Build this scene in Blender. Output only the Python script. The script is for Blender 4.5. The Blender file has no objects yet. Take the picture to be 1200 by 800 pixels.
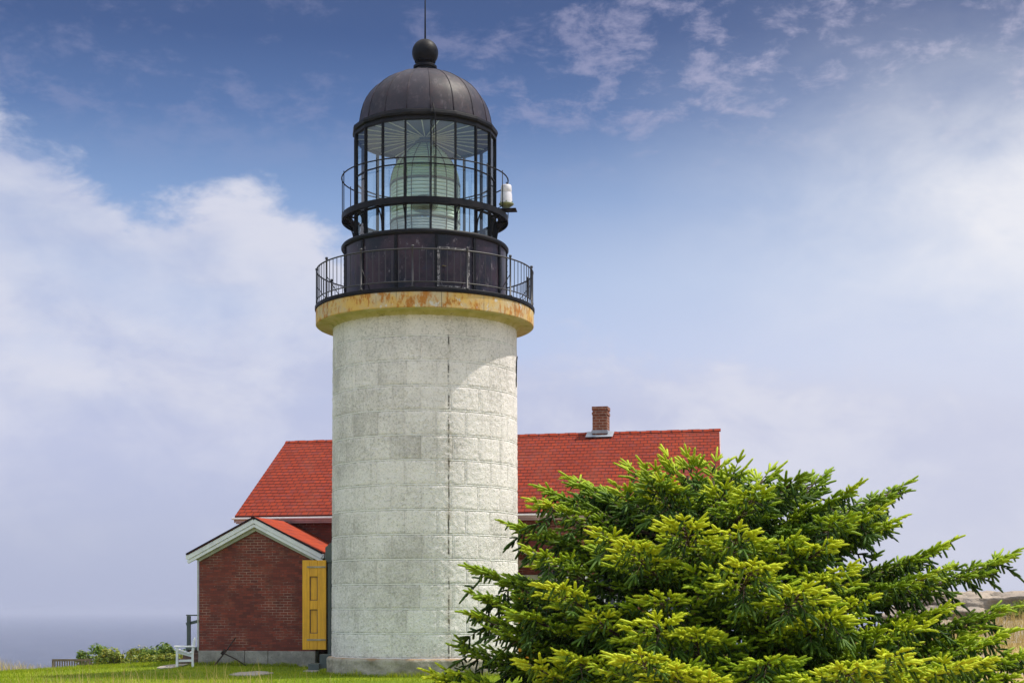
import bpy, math, random
import numpy as np
from mathutils import Vector, Matrix, noise as mnoise

random.seed(7)
RNG = np.random.default_rng(11)
R = math.radians
scene = bpy.context.scene
COL = scene.collection

# ----------------------------------------------------------------------------- scene helpers
def tag(o, label=None, cat=None, group=None, kind=None):
    if label: o['label'] = label
    if cat: o['category'] = cat
    if group: o['group'] = group
    if kind: o['kind'] = kind
    return o

def thing(name, loc, label, cat, group=None):
    o = bpy.data.objects.new(name, None)
    COL.objects.link(o)
    o.location = loc
    o.empty_display_size = 0.3
    return tag(o, label, cat, group)

def origin_of(o):
    """world position of a parent: things sit at their base, parts are built in world coordinates"""
    return Vector(o.location) if o.type == 'EMPTY' else Vector((0, 0, 0))

class MB:
    """collects faces (with optional uv per corner) for one mesh"""
    def __init__(self):
        self.v, self.f, self.uv, self.m = [], [], [], []
    def add(self, verts, faces, uvs=None, m=0):
        b = len(self.v)
        self.v += [tuple(p) for p in verts]
        for i, fc in enumerate(faces):
            self.f.append([b + k for k in fc])
            self.uv.append(uvs[i] if uvs else [(0, 0)] * len(fc))
            self.m.append(m)
        return self
    def quad(self, a, b, c, d, uv=None, m=0):
        return self.add([a, b, c, d], [(0, 1, 2, 3)], [uv] if uv else None, m)
    def face(self, pts, uv=None, m=0):
        return self.add(pts, [tuple(range(len(pts)))], [uv] if uv else None, m)
    def box(self, c, s, rz=0.0, m=0):
        x, y, z = (k / 2 for k in s)
        ca, sa = math.cos(rz), math.sin(rz)
        P = []
        for dz in (-z, z):
            for dx, dy in ((-x, -y), (x, -y), (x, y), (-x, y)):
                P.append((c[0] + dx * ca - dy * sa, c[1] + dx * sa + dy * ca, c[2] + dz))
        return self.add(P, [(3, 2, 1, 0), (4, 5, 6, 7), (0, 1, 5, 4), (1, 2, 6, 5), (2, 3, 7, 6), (3, 0, 4, 7)], m=m)
    def bar(self, a, b, w, h, up=(0, 0, 1), m=0):
        """square section beam from a to b"""
        a, b = Vector(a), Vector(b)
        t = (b - a).normalized()
        s = t.cross(Vector(up))
        if s.length < 1e-4: s = t.cross(Vector((1, 0, 0)))
        s.normalize()
        u = s.cross(t).normalized()
        P = []
        for q in (a, b):
            for i, j in ((-1, -1), (1, -1), (1, 1), (-1, 1)):
                P.append(q + s * (i * w / 2) + u * (j * h / 2))
        return self.add(P, [(3, 2, 1, 0), (4, 5, 6, 7), (0, 1, 5, 4), (1, 2, 6, 5), (2, 3, 7, 6), (3, 0, 4, 7)], m=m)
    def tube(self, pts, rad, n=6, cap=True, m=0):
        pts = [Vector(p) for p in pts]
        k = len(pts)
        rads = rad if isinstance(rad, (list, tuple)) else [rad] * k
        P = []
        prev = None
        for i, p in enumerate(pts):
            t = (pts[min(i + 1, k - 1)] - pts[max(i - 1, 0)]).normalized()
            if prev is None:
                a = t.cross(Vector((0, 0, 1)))
                if a.length < 1e-3: a = t.cross(Vector((1, 0, 0)))
            else:
                a = prev - t * prev.dot(t)
            a.normalize()
            prev = a
            b = t.cross(a)
            for j in range(n):
                q = 2 * math.pi * j / n
                P.append(p + (a * math.cos(q) + b * math.sin(q)) * rads[i])
        F = []
        for i in range(k - 1):
            for j in range(n):
                F.append((i * n + j, i * n + (j + 1) % n, (i + 1) * n + (j + 1) % n, (i + 1) * n + j))
        if cap:
            F.append(tuple(range(n - 1, -1, -1)))
            F.append(tuple(range((k - 1) * n, k * n)))
        return self.add(P, F, m=m)
    def lathe(self, prof, n=64, c=(0, 0), a0=0.0, m=0, arc=2 * math.pi):
        """profile of (r, z) from bottom to top turned round a vertical axis; uv in metres"""
        full = abs(arc - 2 * math.pi) < 1e-6
        cols = n if full else n + 1
        P = []
        for r, z in prof:
            for j in range(cols):
                q = a0 + arc * j / n
                P.append((c[0] + r * math.sin(q), c[1] - r * math.cos(q), z))
        F, U = [], []
        L = 0.0
        for i in range(len(prof) - 1):
            d = math.hypot(prof[i + 1][0] - prof[i][0], prof[i + 1][1] - prof[i][1])
            for j in range(n):
                j2 = (j + 1) % cols
                F.append((i * cols + j, i * cols + j2, (i + 1) * cols + j2, (i + 1) * cols + j))
                rr = max(prof[i][0], prof[i + 1][0])
                u0, u1 = arc * j / n * rr, arc * (j + 1) / n * rr
                U.append([(u0, L), (u1, L), (u1, L + d), (u0, L + d)])
            L += d
        return self.add(P, F, U, m=m)
    def build(self, name, mats, parent=None, smooth=False, bevel=0.0, autos=None):
        me = bpy.data.meshes.new(name)
        me.from_pydata([tuple(p) for p in self.v], [], self.f)
        ul = me.uv_layers.new(name='UVMap')
        flat = [k for fc in self.uv for uv in fc for k in uv]
        ul.data.foreach_set('uv', flat)
        mats = mats if isinstance(mats, (list, tuple)) else [mats]
        for mt in mats: me.materials.append(mt)
        if len(mats) > 1: me.polygons.foreach_set('material_index', self.m)
        if smooth: me.polygons.foreach_set('use_smooth', [True] * len(me.polygons))
        me.update()
        if autos is not None:
            me.polygons.foreach_set('use_smooth', [True] * len(me.polygons))
            me.set_sharp_from_angle(angle=R(autos))
        o = bpy.data.objects.new(name, me)
        COL.objects.link(o)
        if parent is not None:
            o.parent = parent
            o.matrix_parent_inverse = Matrix.Translation(-origin_of(parent))
        if bevel:
            b = o.modifiers.new('bevel', 'BEVEL')
            b.width = bevel; b.segments = 2; b.limit_method = 'ANGLE'
        return o

def ring_pt(r, a, z, c):
    """angle measured from the side that faces the lawn, positive to the right"""
    return (c[0] + r * math.sin(a), c[1] - r * math.cos(a), z)

# ----------------------------------------------------------------------------- material helpers
class NT:
    def __init__(self, tree):
        self.t = tree; self.n = tree.nodes; self.l = tree.links
    def node(self, kind, **kw):
        n = self.n.new(kind)
        for k, v in kw.items(): setattr(n, k, v)
        return n
    def link(self, a, b): self.l.new(a, b)
    def put(self, sock, v):
        if v is None: return
        if hasattr(v, 'is_output') or isinstance(v, bpy.types.NodeSocket): self.l.new(v, sock)
        else:
            if isinstance(v, tuple) and len(v) == 3 and sock.type == 'RGBA': v = (*v, 1)
            sock.default_value = v
    def math(self, op, a, b=None, c=None, clamp=False):
        n = self.node('ShaderNodeMath', operation=op); n.use_clamp = clamp
        self.put(n.inputs[0], a)
        if b is not None: self.put(n.inputs[1], b)
        if c is not None: self.put(n.inputs[2], c)
        return n.outputs[0]
    def mix(self, f, a, b, mode='MIX'):
        n = self.node('ShaderNodeMix', data_type='RGBA', blend_type=mode)
        self.put(n.inputs[0], f); self.put(n.inputs[6], a); self.put(n.inputs[7], b)
        return n.outputs[2]
    def noise(self, vec, scale, detail=4, rough=0.55, dist=0.0, out='Fac'):
        n = self.node('ShaderNodeTexNoise')
        if vec is not None: self.link(vec, n.inputs['Vector'])
        n.inputs['Scale'].default_value = scale; n.inputs['Detail'].default_value = detail
        n.inputs['Roughness'].default_value = rough; n.inputs['Distortion'].default_value = dist
        return n.outputs[out]
    def ramp(self, f, stops, interp='LINEAR'):
        n = self.node('ShaderNodeValToRGB')
        n.color_ramp.interpolation = interp
        el = n.color_ramp.elements
        while len(el) < len(stops): el.new(0.5)
        for e, (p, c) in zip(el, sorted(stops, key=lambda s: s[0])):
            e.position = p; e.color = (*c, 1) if not isinstance(c, (int, float)) else (c, c, c, 1)
        self.put(n.inputs[0], f)
        return n.outputs[0]
    def sstep(self, x, a, b, lo=0.0, hi=1.0):
        n = self.node('ShaderNodeMapRange', interpolation_type='SMOOTHSTEP')
        self.put(n.inputs[0], x); self.put(n.inputs[1], a); self.put(n.inputs[2], b)
        n.inputs[3].default_value = lo; n.inputs[4].default_value = hi
        return n.outputs[0]
    def mapping(self, vec, scale=(1, 1, 1), loc=(0, 0, 0)):
        n = self.node('ShaderNodeMapping')
        self.link(vec, n.inputs[0]); n.inputs['Scale'].default_value = scale; n.inputs['Location'].default_value = loc
        return n.outputs[0]
    def bump(self, h, strength=0.5, dist=0.02, normal=None):
        n = self.node('ShaderNodeBump')
        n.inputs['Strength'].default_value = strength; n.inputs['Distance'].default_value = dist
        self.link(h, n.inputs['Height'])
        if normal is not None: self.link(normal, n.inputs['Normal'])
        return n.outputs[0]

MATS = {}
def material(name, fn=None, base=(0.5, 0.5, 0.5), rough=0.6, metal=0.0, spec=0.5):
    m = bpy.data.materials.new(name)
    m.use_nodes = True
    t = NT(m.node_tree)
    b = m.node_tree.nodes['Principled BSDF']
    b.inputs['Base Color'].default_value = (*base, 1)
    b.inputs['Roughness'].default_value = rough
    b.inputs['Metallic'].default_value = metal
    b.inputs['Specular IOR Level'].default_value = spec
    tc = t.node('ShaderNodeTexCoord')
    if fn: fn(t, b, tc.outputs['Object'], tc.outputs['UV'])
    MATS[name] = m
    return m

def worn_paint(c1, c2, scale=3.0, rough=0.55, chips=None, bump=0.1):
    def fn(t, b, obj, uv):
        n = t.noise(obj, scale, 6, 0.6)
        c = t.mix(t.sstep(n, 0.35, 0.68), c1, c2)
        fine = t.noise(obj, scale * 14, 4, 0.7)
        c = t.mix(t.math('MULTIPLY', t.sstep(fine, 0.45, 0.75), 0.35), c, tuple(k * 0.55 for k in c1))
        if chips:
            k = t.noise(t.mapping(obj, (1, 1, 0.7)), scale * 5, 7, 0.72)
            c = t.mix(t.sstep(k, chips[1], chips[1] + 0.04), c, chips[0])
        t.link(c, b.inputs['Base Color'])
        r = t.math('MULTIPLY_ADD', n, 0.35, rough - 0.17)
        t.link(r, b.inputs['Roughness'])
        t.link(t.bump(fine, bump, 0.01), b.inputs['Normal'])
    return fn

def f_shaft(t, b, obj, uv):
    tone = t.node('ShaderNodeAttribute', attribute_name='tone').outputs['Fac']
    edge = t.node('ShaderNodeAttribute', attribute_name='joint').outputs['Fac']
    big = t.noise(obj, 0.55, 5, 0.6)
    mid = t.noise(obj, 2.6, 7, 0.68)
    fine = t.noise(obj, 19, 6, 0.72)
    grit = t.noise(obj, 62, 3, 0.7)
    c = t.mix(t.sstep(mid, 0.3, 0.72), (0.92, 0.875, 0.85), (0.83, 0.785, 0.765))
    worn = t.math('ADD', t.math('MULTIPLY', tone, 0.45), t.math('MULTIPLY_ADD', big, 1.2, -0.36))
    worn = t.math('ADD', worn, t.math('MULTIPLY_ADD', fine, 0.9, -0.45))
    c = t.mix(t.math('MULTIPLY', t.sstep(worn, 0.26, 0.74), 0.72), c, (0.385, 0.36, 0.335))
    c = t.mix(t.math('MULTIPLY', t.sstep(fine, 0.53, 0.66), 0.42), c, (0.27, 0.26, 0.235))
    c = t.mix(t.math('MULTIPLY', t.sstep(grit, 0.55, 0.72), 0.65), c, (0.16, 0.155, 0.14))
    # mortar beads, pale, with the shadow lines beside them painted dark
    mo = t.noise(obj, 7, 4, 0.6)
    c = t.mix(t.math('MULTIPLY', t.sstep(edge, 0.62, 0.85), 0.8), c, (0.84, 0.83, 0.79))
    joint_shade = t.math('MULTIPLY', t.sstep(edge, 0.12, 0.42), t.sstep(edge, 0.80, 0.55))
    c = t.mix(t.math('MULTIPLY', joint_shade, t.math('MULTIPLY', t.sstep(mo, 0.60, 0.36), 0.75)), c, (0.20, 0.19, 0.165))
    sep = t.node('ShaderNodeSeparateXYZ'); t.link(uv, sep.inputs[0])
    u, v = sep.outputs[0], sep.outputs[1]
    # vertical rust and mould streak that runs down the joint by the old cable
    wob = t.math('MULTIPLY_ADD', t.noise(obj, 5, 3), 0.05, -0.025)
    du = t.math('ABSOLUTE', t.math('ADD', t.math('SUBTRACT', u, 0.70), wob))
    st = t.sstep(du, 0.030, 0.010)
    brk = t.sstep(t.noise(t.mapping(uv, (0.2, 1.3, 1)), 1.6, 5, 0.75), 0.43, 0.58)
    st = t.math('MULTIPLY', st, t.math('MULTIPLY', brk, t.sstep(v, 8.35, 8.2)))
    c = t.mix(t.math('MULTIPLY', st, 0.92), c, (0.045, 0.038, 0.028))
    dw = t.sstep(du, 0.16, 0.02)
    c = t.mix(t.math('MULTIPLY', t.math('MULTIPLY', dw, t.sstep(t.noise(uv, 2.2, 5), 0.42, 0.62)), 0.35), c, (0.30, 0.24, 0.15))
    # rain streaks, and the green algae collar under the cornice
    sk = t.noise(t.mapping(uv, (5.5, 0.25, 1)), 1.0, 5, 0.65)
    c = t.mix(t.math('MULTIPLY', t.sstep(sk, 0.56, 0.72), 0.28), c, (0.22, 0.215, 0.18))
    alg = t.math('MULTIPLY', t.sstep(t.math('MULTIPLY_ADD', mid, 0.5, v), 8.86, 9.2), 0.55)
    c = t.mix(alg, c, (0.34, 0.36, 0.14))
    t.link(c, b.inputs['Base Color'])
    b.inputs['Roughness'].default_value = 0.88
    h = t.math('ADD', t.math('MULTIPLY', fine, 0.7), t.math('MULTIPLY', grit, 0.35))
    t.link(t.bump(h, 1.0, 0.045), b.inputs['Normal'])

def f_cornice(t, b, obj, uv):
    n = t.noise(obj, 1.9, 6, 0.65); m2 = t.noise(t.mapping(obj, (1, 1, 0.45)), 6.0, 7, 0.75); g = t.noise(obj, 40, 4, 0.7)
    c = t.mix(t.sstep(n, 0.36, 0.62), (0.60, 0.38, 0.095), (0.50, 0.40, 0.24))
    c = t.mix(t.sstep(m2, 0.49, 0.60), c, (0.40, 0.155, 0.018))
    c = t.mix(t.math('MULTIPLY', t.sstep(t.noise(t.mapping(obj, (1, 1, 0.8)), 2.3, 6, 0.75, 0.4), 0.58, 0.63), 0.85), c, (0.55, 0.54, 0.51))
    sep = t.node('ShaderNodeSeparateXYZ'); t.link(uv, sep.inputs[0])
    wet = t.noise(t.mapping(uv, (3.2, 0.3, 1)), 1, 4, 0.7)
    c = t.mix(t.math('MULTIPLY', t.sstep(wet, 0.58, 0.70), 0.75), c, (0.15, 0.07, 0.022))
    c = t.mix(t.math('MULTIPLY', t.sstep(g, 0.55, 0.75), 0.4), c, (0.22, 0.15, 0.07))
    # butt joints of the curved stones
    uu = t.math('FRACT', t.math('MULTIPLY', sep.outputs[0], 1 / 1.09))
    jt = t.math('MULTIPLY', t.sstep(t.math('ABSOLUTE', t.math('SUBTRACT', uu, 0.5)), 0.010, 0.004), t.sstep(n, 0.40, 0.55))
    c = t.mix(t.math('MULTIPLY', jt, 0.75), c, (0.12, 0.08, 0.04))
    t.link(c, b.inputs['Base Color'])
    b.inputs['Roughness'].default_value = 0.85
    t.link(t.bump(t.math('SUBTRACT', t.math('ADD', t.math('MULTIPLY', g, 0.4), m2), t.math('MULTIPLY', jt, 2.0)), 0.5, 0.015), b.inputs['Normal'])

def f_soffit(t, b, obj, uv):
    n = t.noise(obj, 2.5, 6, 0.65)
    c = t.mix(t.sstep(n, 0.35, 0.65), (0.36, 0.32, 0.12), (0.48, 0.42, 0.25))
    c = t.mix(t.sstep(t.noise(obj, 7, 5, 0.7), 0.58, 0.68), c, (0.18, 0.17, 0.08))
    t.link(c, b.inputs['Base Color']); b.inputs['Roughness'].default_value = 0.9

def f_brick(t, b, obj, uv):
    br = t.node('ShaderNodeTexBrick')
    br.offset = 0.5
    t.link(uv, br.inputs['Vector'])
    br.inputs['Scale'].default_value = 1.0
    br.inputs['Brick Width'].default_value = 0.215; br.inputs['Row Height'].default_value = 0.073
    br.inputs['Mortar Size'].default_value = 0.006; br.inputs['Mortar Smooth'].default_value = 0.3
    br.inputs['Bias'].default_value = 0.0
    br.inputs['Color1'].default_value = (0.26, 0.045, 0.024, 1)
    br.inputs['Color2'].default_value = (0.115, 0.024, 0.017, 1)
    n = t.noise(uv, 0.9, 5, 0.65); f = t.noise(uv, 9, 5, 0.7)
    mort = t.mix(t.sstep(t.math('ADD', n, t.math('MULTIPLY', f, 0.35)), 0.62, 0.80), (0.085, 0.028, 0.021), (0.50, 0.34, 0.26))
    t.link(mort, br.inputs['Mortar'])
    c = t.mix(t.math('MULTIPLY', t.sstep(f, 0.35, 0.7), 0.5), br.outputs['Color'], (0.095, 0.026, 0.022))
    c = t.mix(t.math('MULTIPLY', t.sstep(t.noise(uv, 1.7, 5, 0.7), 0.52, 0.72), 0.45), c, (0.30, 0.105, 0.06))
    c = t.mix(t.sstep(t.noise(uv, 23, 2, 0.5), 0.73, 0.77), c, (0.45, 0.33, 0.27))
    t.link(c, b.inputs['Base Color']); b.inputs['Roughness'].default_value = 0.85
    h = t.math('MULTIPLY_ADD', br.outputs['Fac'], -1.0, t.math('MULTIPLY', f, 0.4))
    t.link(t.bump(h, 0.6, 0.012), b.inputs['Normal'])

def f_shingle(ca, cb, w=0.26, rowh=0.3, mo=0.013, mc=(0.085, 0.022, 0.02)):
    def fn(t, b, obj, uv):
        br = t.node('ShaderNodeTexBrick'); br.offset = 0.5
        t.link(uv, br.inputs['Vector'])
        br.inputs['Scale'].default_value = 1.0
        br.inputs['Brick Width'].default_value = w; br.inputs['Row Height'].default_value = rowh
        br.inputs['Mortar Size'].default_value = mo; br.inputs['Mortar Smooth'].default_value = 0.25
        br.inputs['Color1'].default_value = (*ca, 1); br.inputs['Color2'].default_value = (*cb, 1)
        br.inputs['Mortar'].default_value = (*mc, 1)
        n = t.noise(uv, 0.6, 4, 0.6); f = t.noise(uv, 16, 4, 0.7)
        c = t.mix(t.math('MULTIPLY', t.sstep(n, 0.4, 0.7), 0.35), br.outputs['Color'], tuple(k * 0.7 for k in cb))
        c = t.mix(t.math('MULTIPLY', t.sstep(f, 0.45, 0.75), 0.35), c, (0.13, 0.035, 0.03))
        sl = t.noise(t.mapping(uv, (0.5, 0.12, 1)), 1.6, 6, 0.7)
        c = t.mix(t.math('MULTIPLY', t.sstep(sl, 0.48, 0.68), 0.40), c, (0.20, 0.060, 0.040))
        # single odd shingles, darker
        cell = t.noise(t.mapping(uv, (1 / w, 1 / rowh, 1)), 0.9, 0, 0.5)
        c = t.mix(t.math('MULTIPLY', t.sstep(cell, 0.58, 0.68), 0.45), c, (0.16, 0.04, 0.04))
        t.link(c, b.inputs['Base Color']); b.inputs['Roughness'].default_value = 0.9; b.inputs['Specular IOR Level'].default_value = 0.12
        t.link(t.bump(t.math('MULTIPLY_ADD', br.outputs['Fac'], -1.2, f), 0.5, 0.012), b.inputs['Normal'])
    return fn

def f_granite(t, b, obj, uv):
    n = t.noise(obj, 2.2, 6, 0.65); g = t.noise(obj, 24, 5, 0.75)
    c = t.mix(t.sstep(n, 0.35, 0.65), (0.36, 0.335, 0.30), (0.22, 0.205, 0.185))
    c = t.mix(t.math('MULTIPLY', t.sstep(g, 0.5, 0.72), 0.6), c, (0.07, 0.068, 0.065))
    c = t.mix(t.sstep(t.noise(obj, 5, 5, 0.7), 0.60, 0.72), c, (0.36, 0.35, 0.31))
    t.link(c, b.inputs['Base Color']); b.inputs['Roughness'].default_value = 0.9
    t.link(t.bump(t.math('ADD', n, t.math('MULTIPLY', g, 0.5)), 0.7, 0.03), b.inputs['Normal'])

def f_plinth(t, b, obj, uv):
    n = t.noise(obj, 2.0, 6, 0.65); g = t.noise(obj, 22, 5, 0.75)
    c = t.mix(t.sstep(n, 0.35, 0.65), (0.40, 0.36, 0.29), (0.22, 0.195, 0.15))
    c = t.mix(t.math('MULTIPLY', t.sstep(g, 0.5, 0.72), 0.6), c, (0.11, 0.10, 0.085))
    sep = t.node('ShaderNodeSeparateXYZ'); t.link(obj, sep.inputs[0])
    rim = t.math('MULTIPLY', t.sstep(t.math('MULTIPLY_ADD', n, 0.20, sep.outputs[2]), 0.54, 0.60), 0.45)
    c = t.mix(rim, c, (0.42, 0.21, 0.08))
    t.link(c, b.inputs['Base Color']); b.inputs['Roughness'].default_value = 0.9
    t.link(t.bump(t.math('ADD', n, t.math('MULTIPLY', g, 0.6)), 0.8, 0.035), b.inputs['Normal'])

def f_rock(t, b, obj, uv):
    n = t.noise(obj, 0.9, 7, 0.65); g = t.noise(obj, 9, 6, 0.75)
    c = t.mix(t.sstep(n, 0.35, 0.65), (0.42, 0.34, 0.27), (0.28, 0.24, 0.21))
    c = t.mix(t.math('MULTIPLY', t.sstep(g, 0.5, 0.7), 0.6), c, (0.12, 0.105, 0.09))
    t.link(c, b.inputs['Base Color']); b.inputs['Roughness'].default_value = 0.9
    t.link(t.bump(t.math('ADD', n, t.math('MULTIPLY', g, 0.5)), 0.9, 0.12), b.inputs['Normal'])

def f_ground(t, b, obj, uv):
    sep = t.node('ShaderNodeSeparateXYZ'); t.link(obj, sep.inputs[0])
    n = t.noise(obj, 0.35, 5, 0.6); f = t.noise(obj, 5, 6, 0.7); g = t.noise(obj, 30, 3, 0.7)
    c = t.mix(t.sstep(n, 0.35, 0.65), (0.21, 0.27, 0.010), (0.12, 0.19, 0.008))
    c = t.mix(t.math('MULTIPLY', t.sstep(f, 0.5, 0.75), 0.5), c, (0.17, 0.19, 0.03))
    dry = t.sstep(t.math('ADD', sep.outputs[0], t.math('MULTIPLY_ADD', f, 4, -2)), 6.5, 9.0)
    dry = t.math('MAXIMUM', dry, t.sstep(t.math('ADD', sep.outputs[1], t.math('MULTIPLY_ADD', n, 6, -3)), 62, 66))
    dry = t.math('MAXIMUM', dry, t.sstep(t.math('ADD', sep.outputs[1], t.math('MULTIPLY_ADD', n, 6, -3)), 32, 27))  # unseen near turf coloured straw to keep green bounce off the tower
    c = t.mix(dry, c, (0.40, 0.30, 0.13))
    c = t.mix(t.math('MULTIPLY', dry, t.sstep(n, 0.52, 0.60)), c, (0.35, 0.30, 0.25))
    t.link(c, b.inputs['Base Color']); b.inputs['Roughness'].default_value = 0.95
    b.inputs['Specular IOR Level'].default_value = 0.15
    t.link(t.bump(t.math('ADD', f, g), 0.7, 0.05), b.inputs['Normal'])

def f_attr(name, stops, rough=0.6, trans=0.0, spec=0.4):
    def fn(t, b, obj, uv):
        a = t.node('ShaderNodeAttribute', attribute_name=name).outputs['Fac']
        c = t.ramp(a, stops)
        t.link(c, b.inputs['Base Color'])
        b.inputs['Roughness'].default_value = rough
        b.inputs['Specular IOR Level'].default_value = spec
        if trans:
            tr = t.node('ShaderNodeBsdfTranslucent'); t.link(c, tr.inputs[0])
            mx = t.node('ShaderNodeMixShader'); mx.inputs[0].default_value = trans
            out = t.n['Material Output']
            t.link(b.outputs[0], mx.inputs[1]); t.link(tr.outputs[0], mx.inputs[2]); t.link(mx.outputs[0], out.inputs[0])
    return fn

def f_sea(t, b, obj, uv):
    b.inputs['Base Color'].default_value = (0.040, 0.062, 0.13, 1)
    b.inputs['Roughness'].default_value = 0.22
    w1 = t.noise(t.mapping(obj, (0.085, 0.014, 1)), 1.0, 8, 0.72)
    w2 = t.noise(t.mapping(obj, (0.09, 0.16, 1)), 1.0, 6, 0.7)
    c = t.mix(t.sstep(w1, 0.4, 0.68), (0.012, 0.026, 0.085), (0.080, 0.105, 0.19))
    t.link(c, b.inputs['Base Color'])
    t.link(t.bump(w2, 1.0, 3.5, t.bump(w1, 0.8, 14.0)), b.inputs['Normal'])

def solid_glass(name, col, body, fac, rough=0.02):
    m = bpy.data.materials.new(name); m.use_nodes = True
    t = NT(m.node_tree); out = t.n['Material Output']
    gl = t.node('ShaderNodeBsdfGlass'); gl.inputs['Color'].default_value = (*col, 1); gl.inputs['Roughness'].default_value = rough; gl.inputs['IOR'].default_value = 1.5
    di = t.node('ShaderNodeBsdfDiffuse'); di.inputs[0].default_value = (*body, 1)
    mx = t.node('ShaderNodeMixShader'); mx.inputs[0].default_value = fac
    t.link(gl.outputs[0], mx.inputs[1]); t.link(di.outputs[0], mx.inputs[2]); t.link(mx.outputs[0], out.inputs[0])
    t.n.remove(t.n['Principled BSDF'])
    return m

def glassy(name, tint, gloss_rough=0.03, extra=0.04, body=None, body_fac=0.0, ior=1.45):
    m = bpy.data.materials.new(name); m.use_nodes = True
    t = NT(m.node_tree); out = t.n['Material Output']
    tr = t.node('ShaderNodeBsdfTransparent'); tr.inputs[0].default_value = (*tint, 1)
    gl = t.node('ShaderNodeBsdfGlossy'); gl.inputs['Roughness'].default_value = gloss_rough
    lw = t.node('ShaderNodeLayerWeight'); lw.inputs[0].default_value = 0.5
    fr = t.math('MULTIPLY_ADD', t.math('POWER', lw.outputs['Facing'], 5.0), 0.8, 0.04)
    src = tr.outputs[0]
    if body:
        di = t.node('ShaderNodeBsdfDiffuse'); di.inputs[0].default_value = (*body, 1)
        tl = t.node('ShaderNodeBsdfTranslucent'); tl.inputs[0].default_value = (*body, 1)
        m1 = t.node('ShaderNodeMixShader'); m1.inputs[0].default_value = 0.55
        t.link(di.outputs[0], m1.inputs[1]); t.link(tl.outputs[0], m1.inputs[2])
        m2 = t.node('ShaderNodeMixShader'); m2.inputs[0].default_value = body_fac
        t.link(src, m2.inputs[1]); t.link(m1.outputs[0], m2.inputs[2]); src = m2.outputs[0]
    mx = t.node('ShaderNodeMixShader')
    t.link(t.math('ADD', fr, extra, clamp=True), mx.inputs[0])
    t.link(src, mx.inputs[1]); t.link(gl.outputs[0], mx.inputs[2])
    t.link(mx.outputs[0], out.inputs[0])
    t.n.remove(t.n['Principled BSDF'])
    return m

def f_wood(c1, c2, rough=0.6, axis=(18, 18, 1.2)):
    def fn(t, b, obj, uv):
        n = t.noise(t.mapping(obj, axis), 1.0, 5, 0.65); g = t.noise(obj, 3, 4, 0.6)
        c = t.mix(t.sstep(n, 0.32, 0.68), c1, c2)
        c = t.mix(t.math('MULTIPLY', t.sstep(g, 0.45, 0.7), 0.3), c, tuple(k * 0.6 for k in c1))
        t.link(c, b.inputs['Base Color']); b.inputs['Roughness'].default_value = rough
        t.link(t.bump(n, 0.25, 0.006), b.inputs['Normal'])
    return fn

def f_drum(t, b, obj, uv):
    n = t.noise(obj, 1.6, 6, 0.65); k = t.noise(t.mapping(obj, (1, 1, 0.6)), 6.5, 7, 0.75); g = t.noise(obj, 26, 4, 0.7)
    c = t.mix(t.sstep(n, 0.35, 0.65), (0.008, 0.008, 0.017), (0.048, 0.026, 0.038))
    c = t.mix(t.math('MULTIPLY', t.sstep(t.noise(obj, 3.2, 5, 0.7), 0.52, 0.70), 0.7), c, (0.016, 0.022, 0.046))
    c = t.mix(t.sstep(k, 0.585, 0.68), c, (0.17, 0.145, 0.165))
    c = t.mix(t.math('MULTIPLY', t.sstep(g, 0.62, 0.74), 0.5), c, (0.15, 0.12, 0.13))
    t.link(c, b.inputs['Base Color'])
    t.link(t.math('MULTIPLY_ADD', n, 0.4, 0.18), b.inputs['Roughness'])
    t.link(t.bump(t.math('ADD', t.math('MULTIPLY', g, 0.4), n), 0.22, 0.02), b.inputs['Normal'])

def f_dome(t, b, obj, uv):
    tone = t.node('ShaderNodeAttribute', attribute_name='tone').outputs['Fac']
    n = t.noise(obj, 2.4, 7, 0.68); k = t.noise(t.mapping(obj, (1, 1, 0.5)), 6, 7, 0.75); g = t.noise(obj, 22, 4, 0.7)
    c = t.mix(t.sstep(n, 0.32, 0.68), (0.013, 0.013, 0.023), (0.030, 0.024, 0.034))
    c = t.mix(t.math('MULTIPLY', t.sstep(t.noise(obj, 4.2, 7, 0.75), 0.47, 0.62), 0.75), c, (0.046, 0.028, 0.037))
    c = t.mix(t.math('MULTIPLY', tone, 0.55), c, (0.055, 0.050, 0.068))
    c = t.mix(t.math('MULTIPLY', t.sstep(k, 0.52, 0.68), 0.55), c, (0.125, 0.105, 0.125))
    c = t.mix(t.math('MULTIPLY', t.sstep(g, 0.55, 0.75), 0.5), c, (0.015, 0.013, 0.014))
    t.link(c, b.inputs['Base Color'])
    t.link(t.math('MULTIPLY_ADD', n, 0.4, 0.32), b.inputs['Roughness'])
    t.link(t.bump(t.math('ADD', t.math('MULTIPLY', g, 0.3), n), 0.25, 0.02), b.inputs['Normal'])

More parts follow.
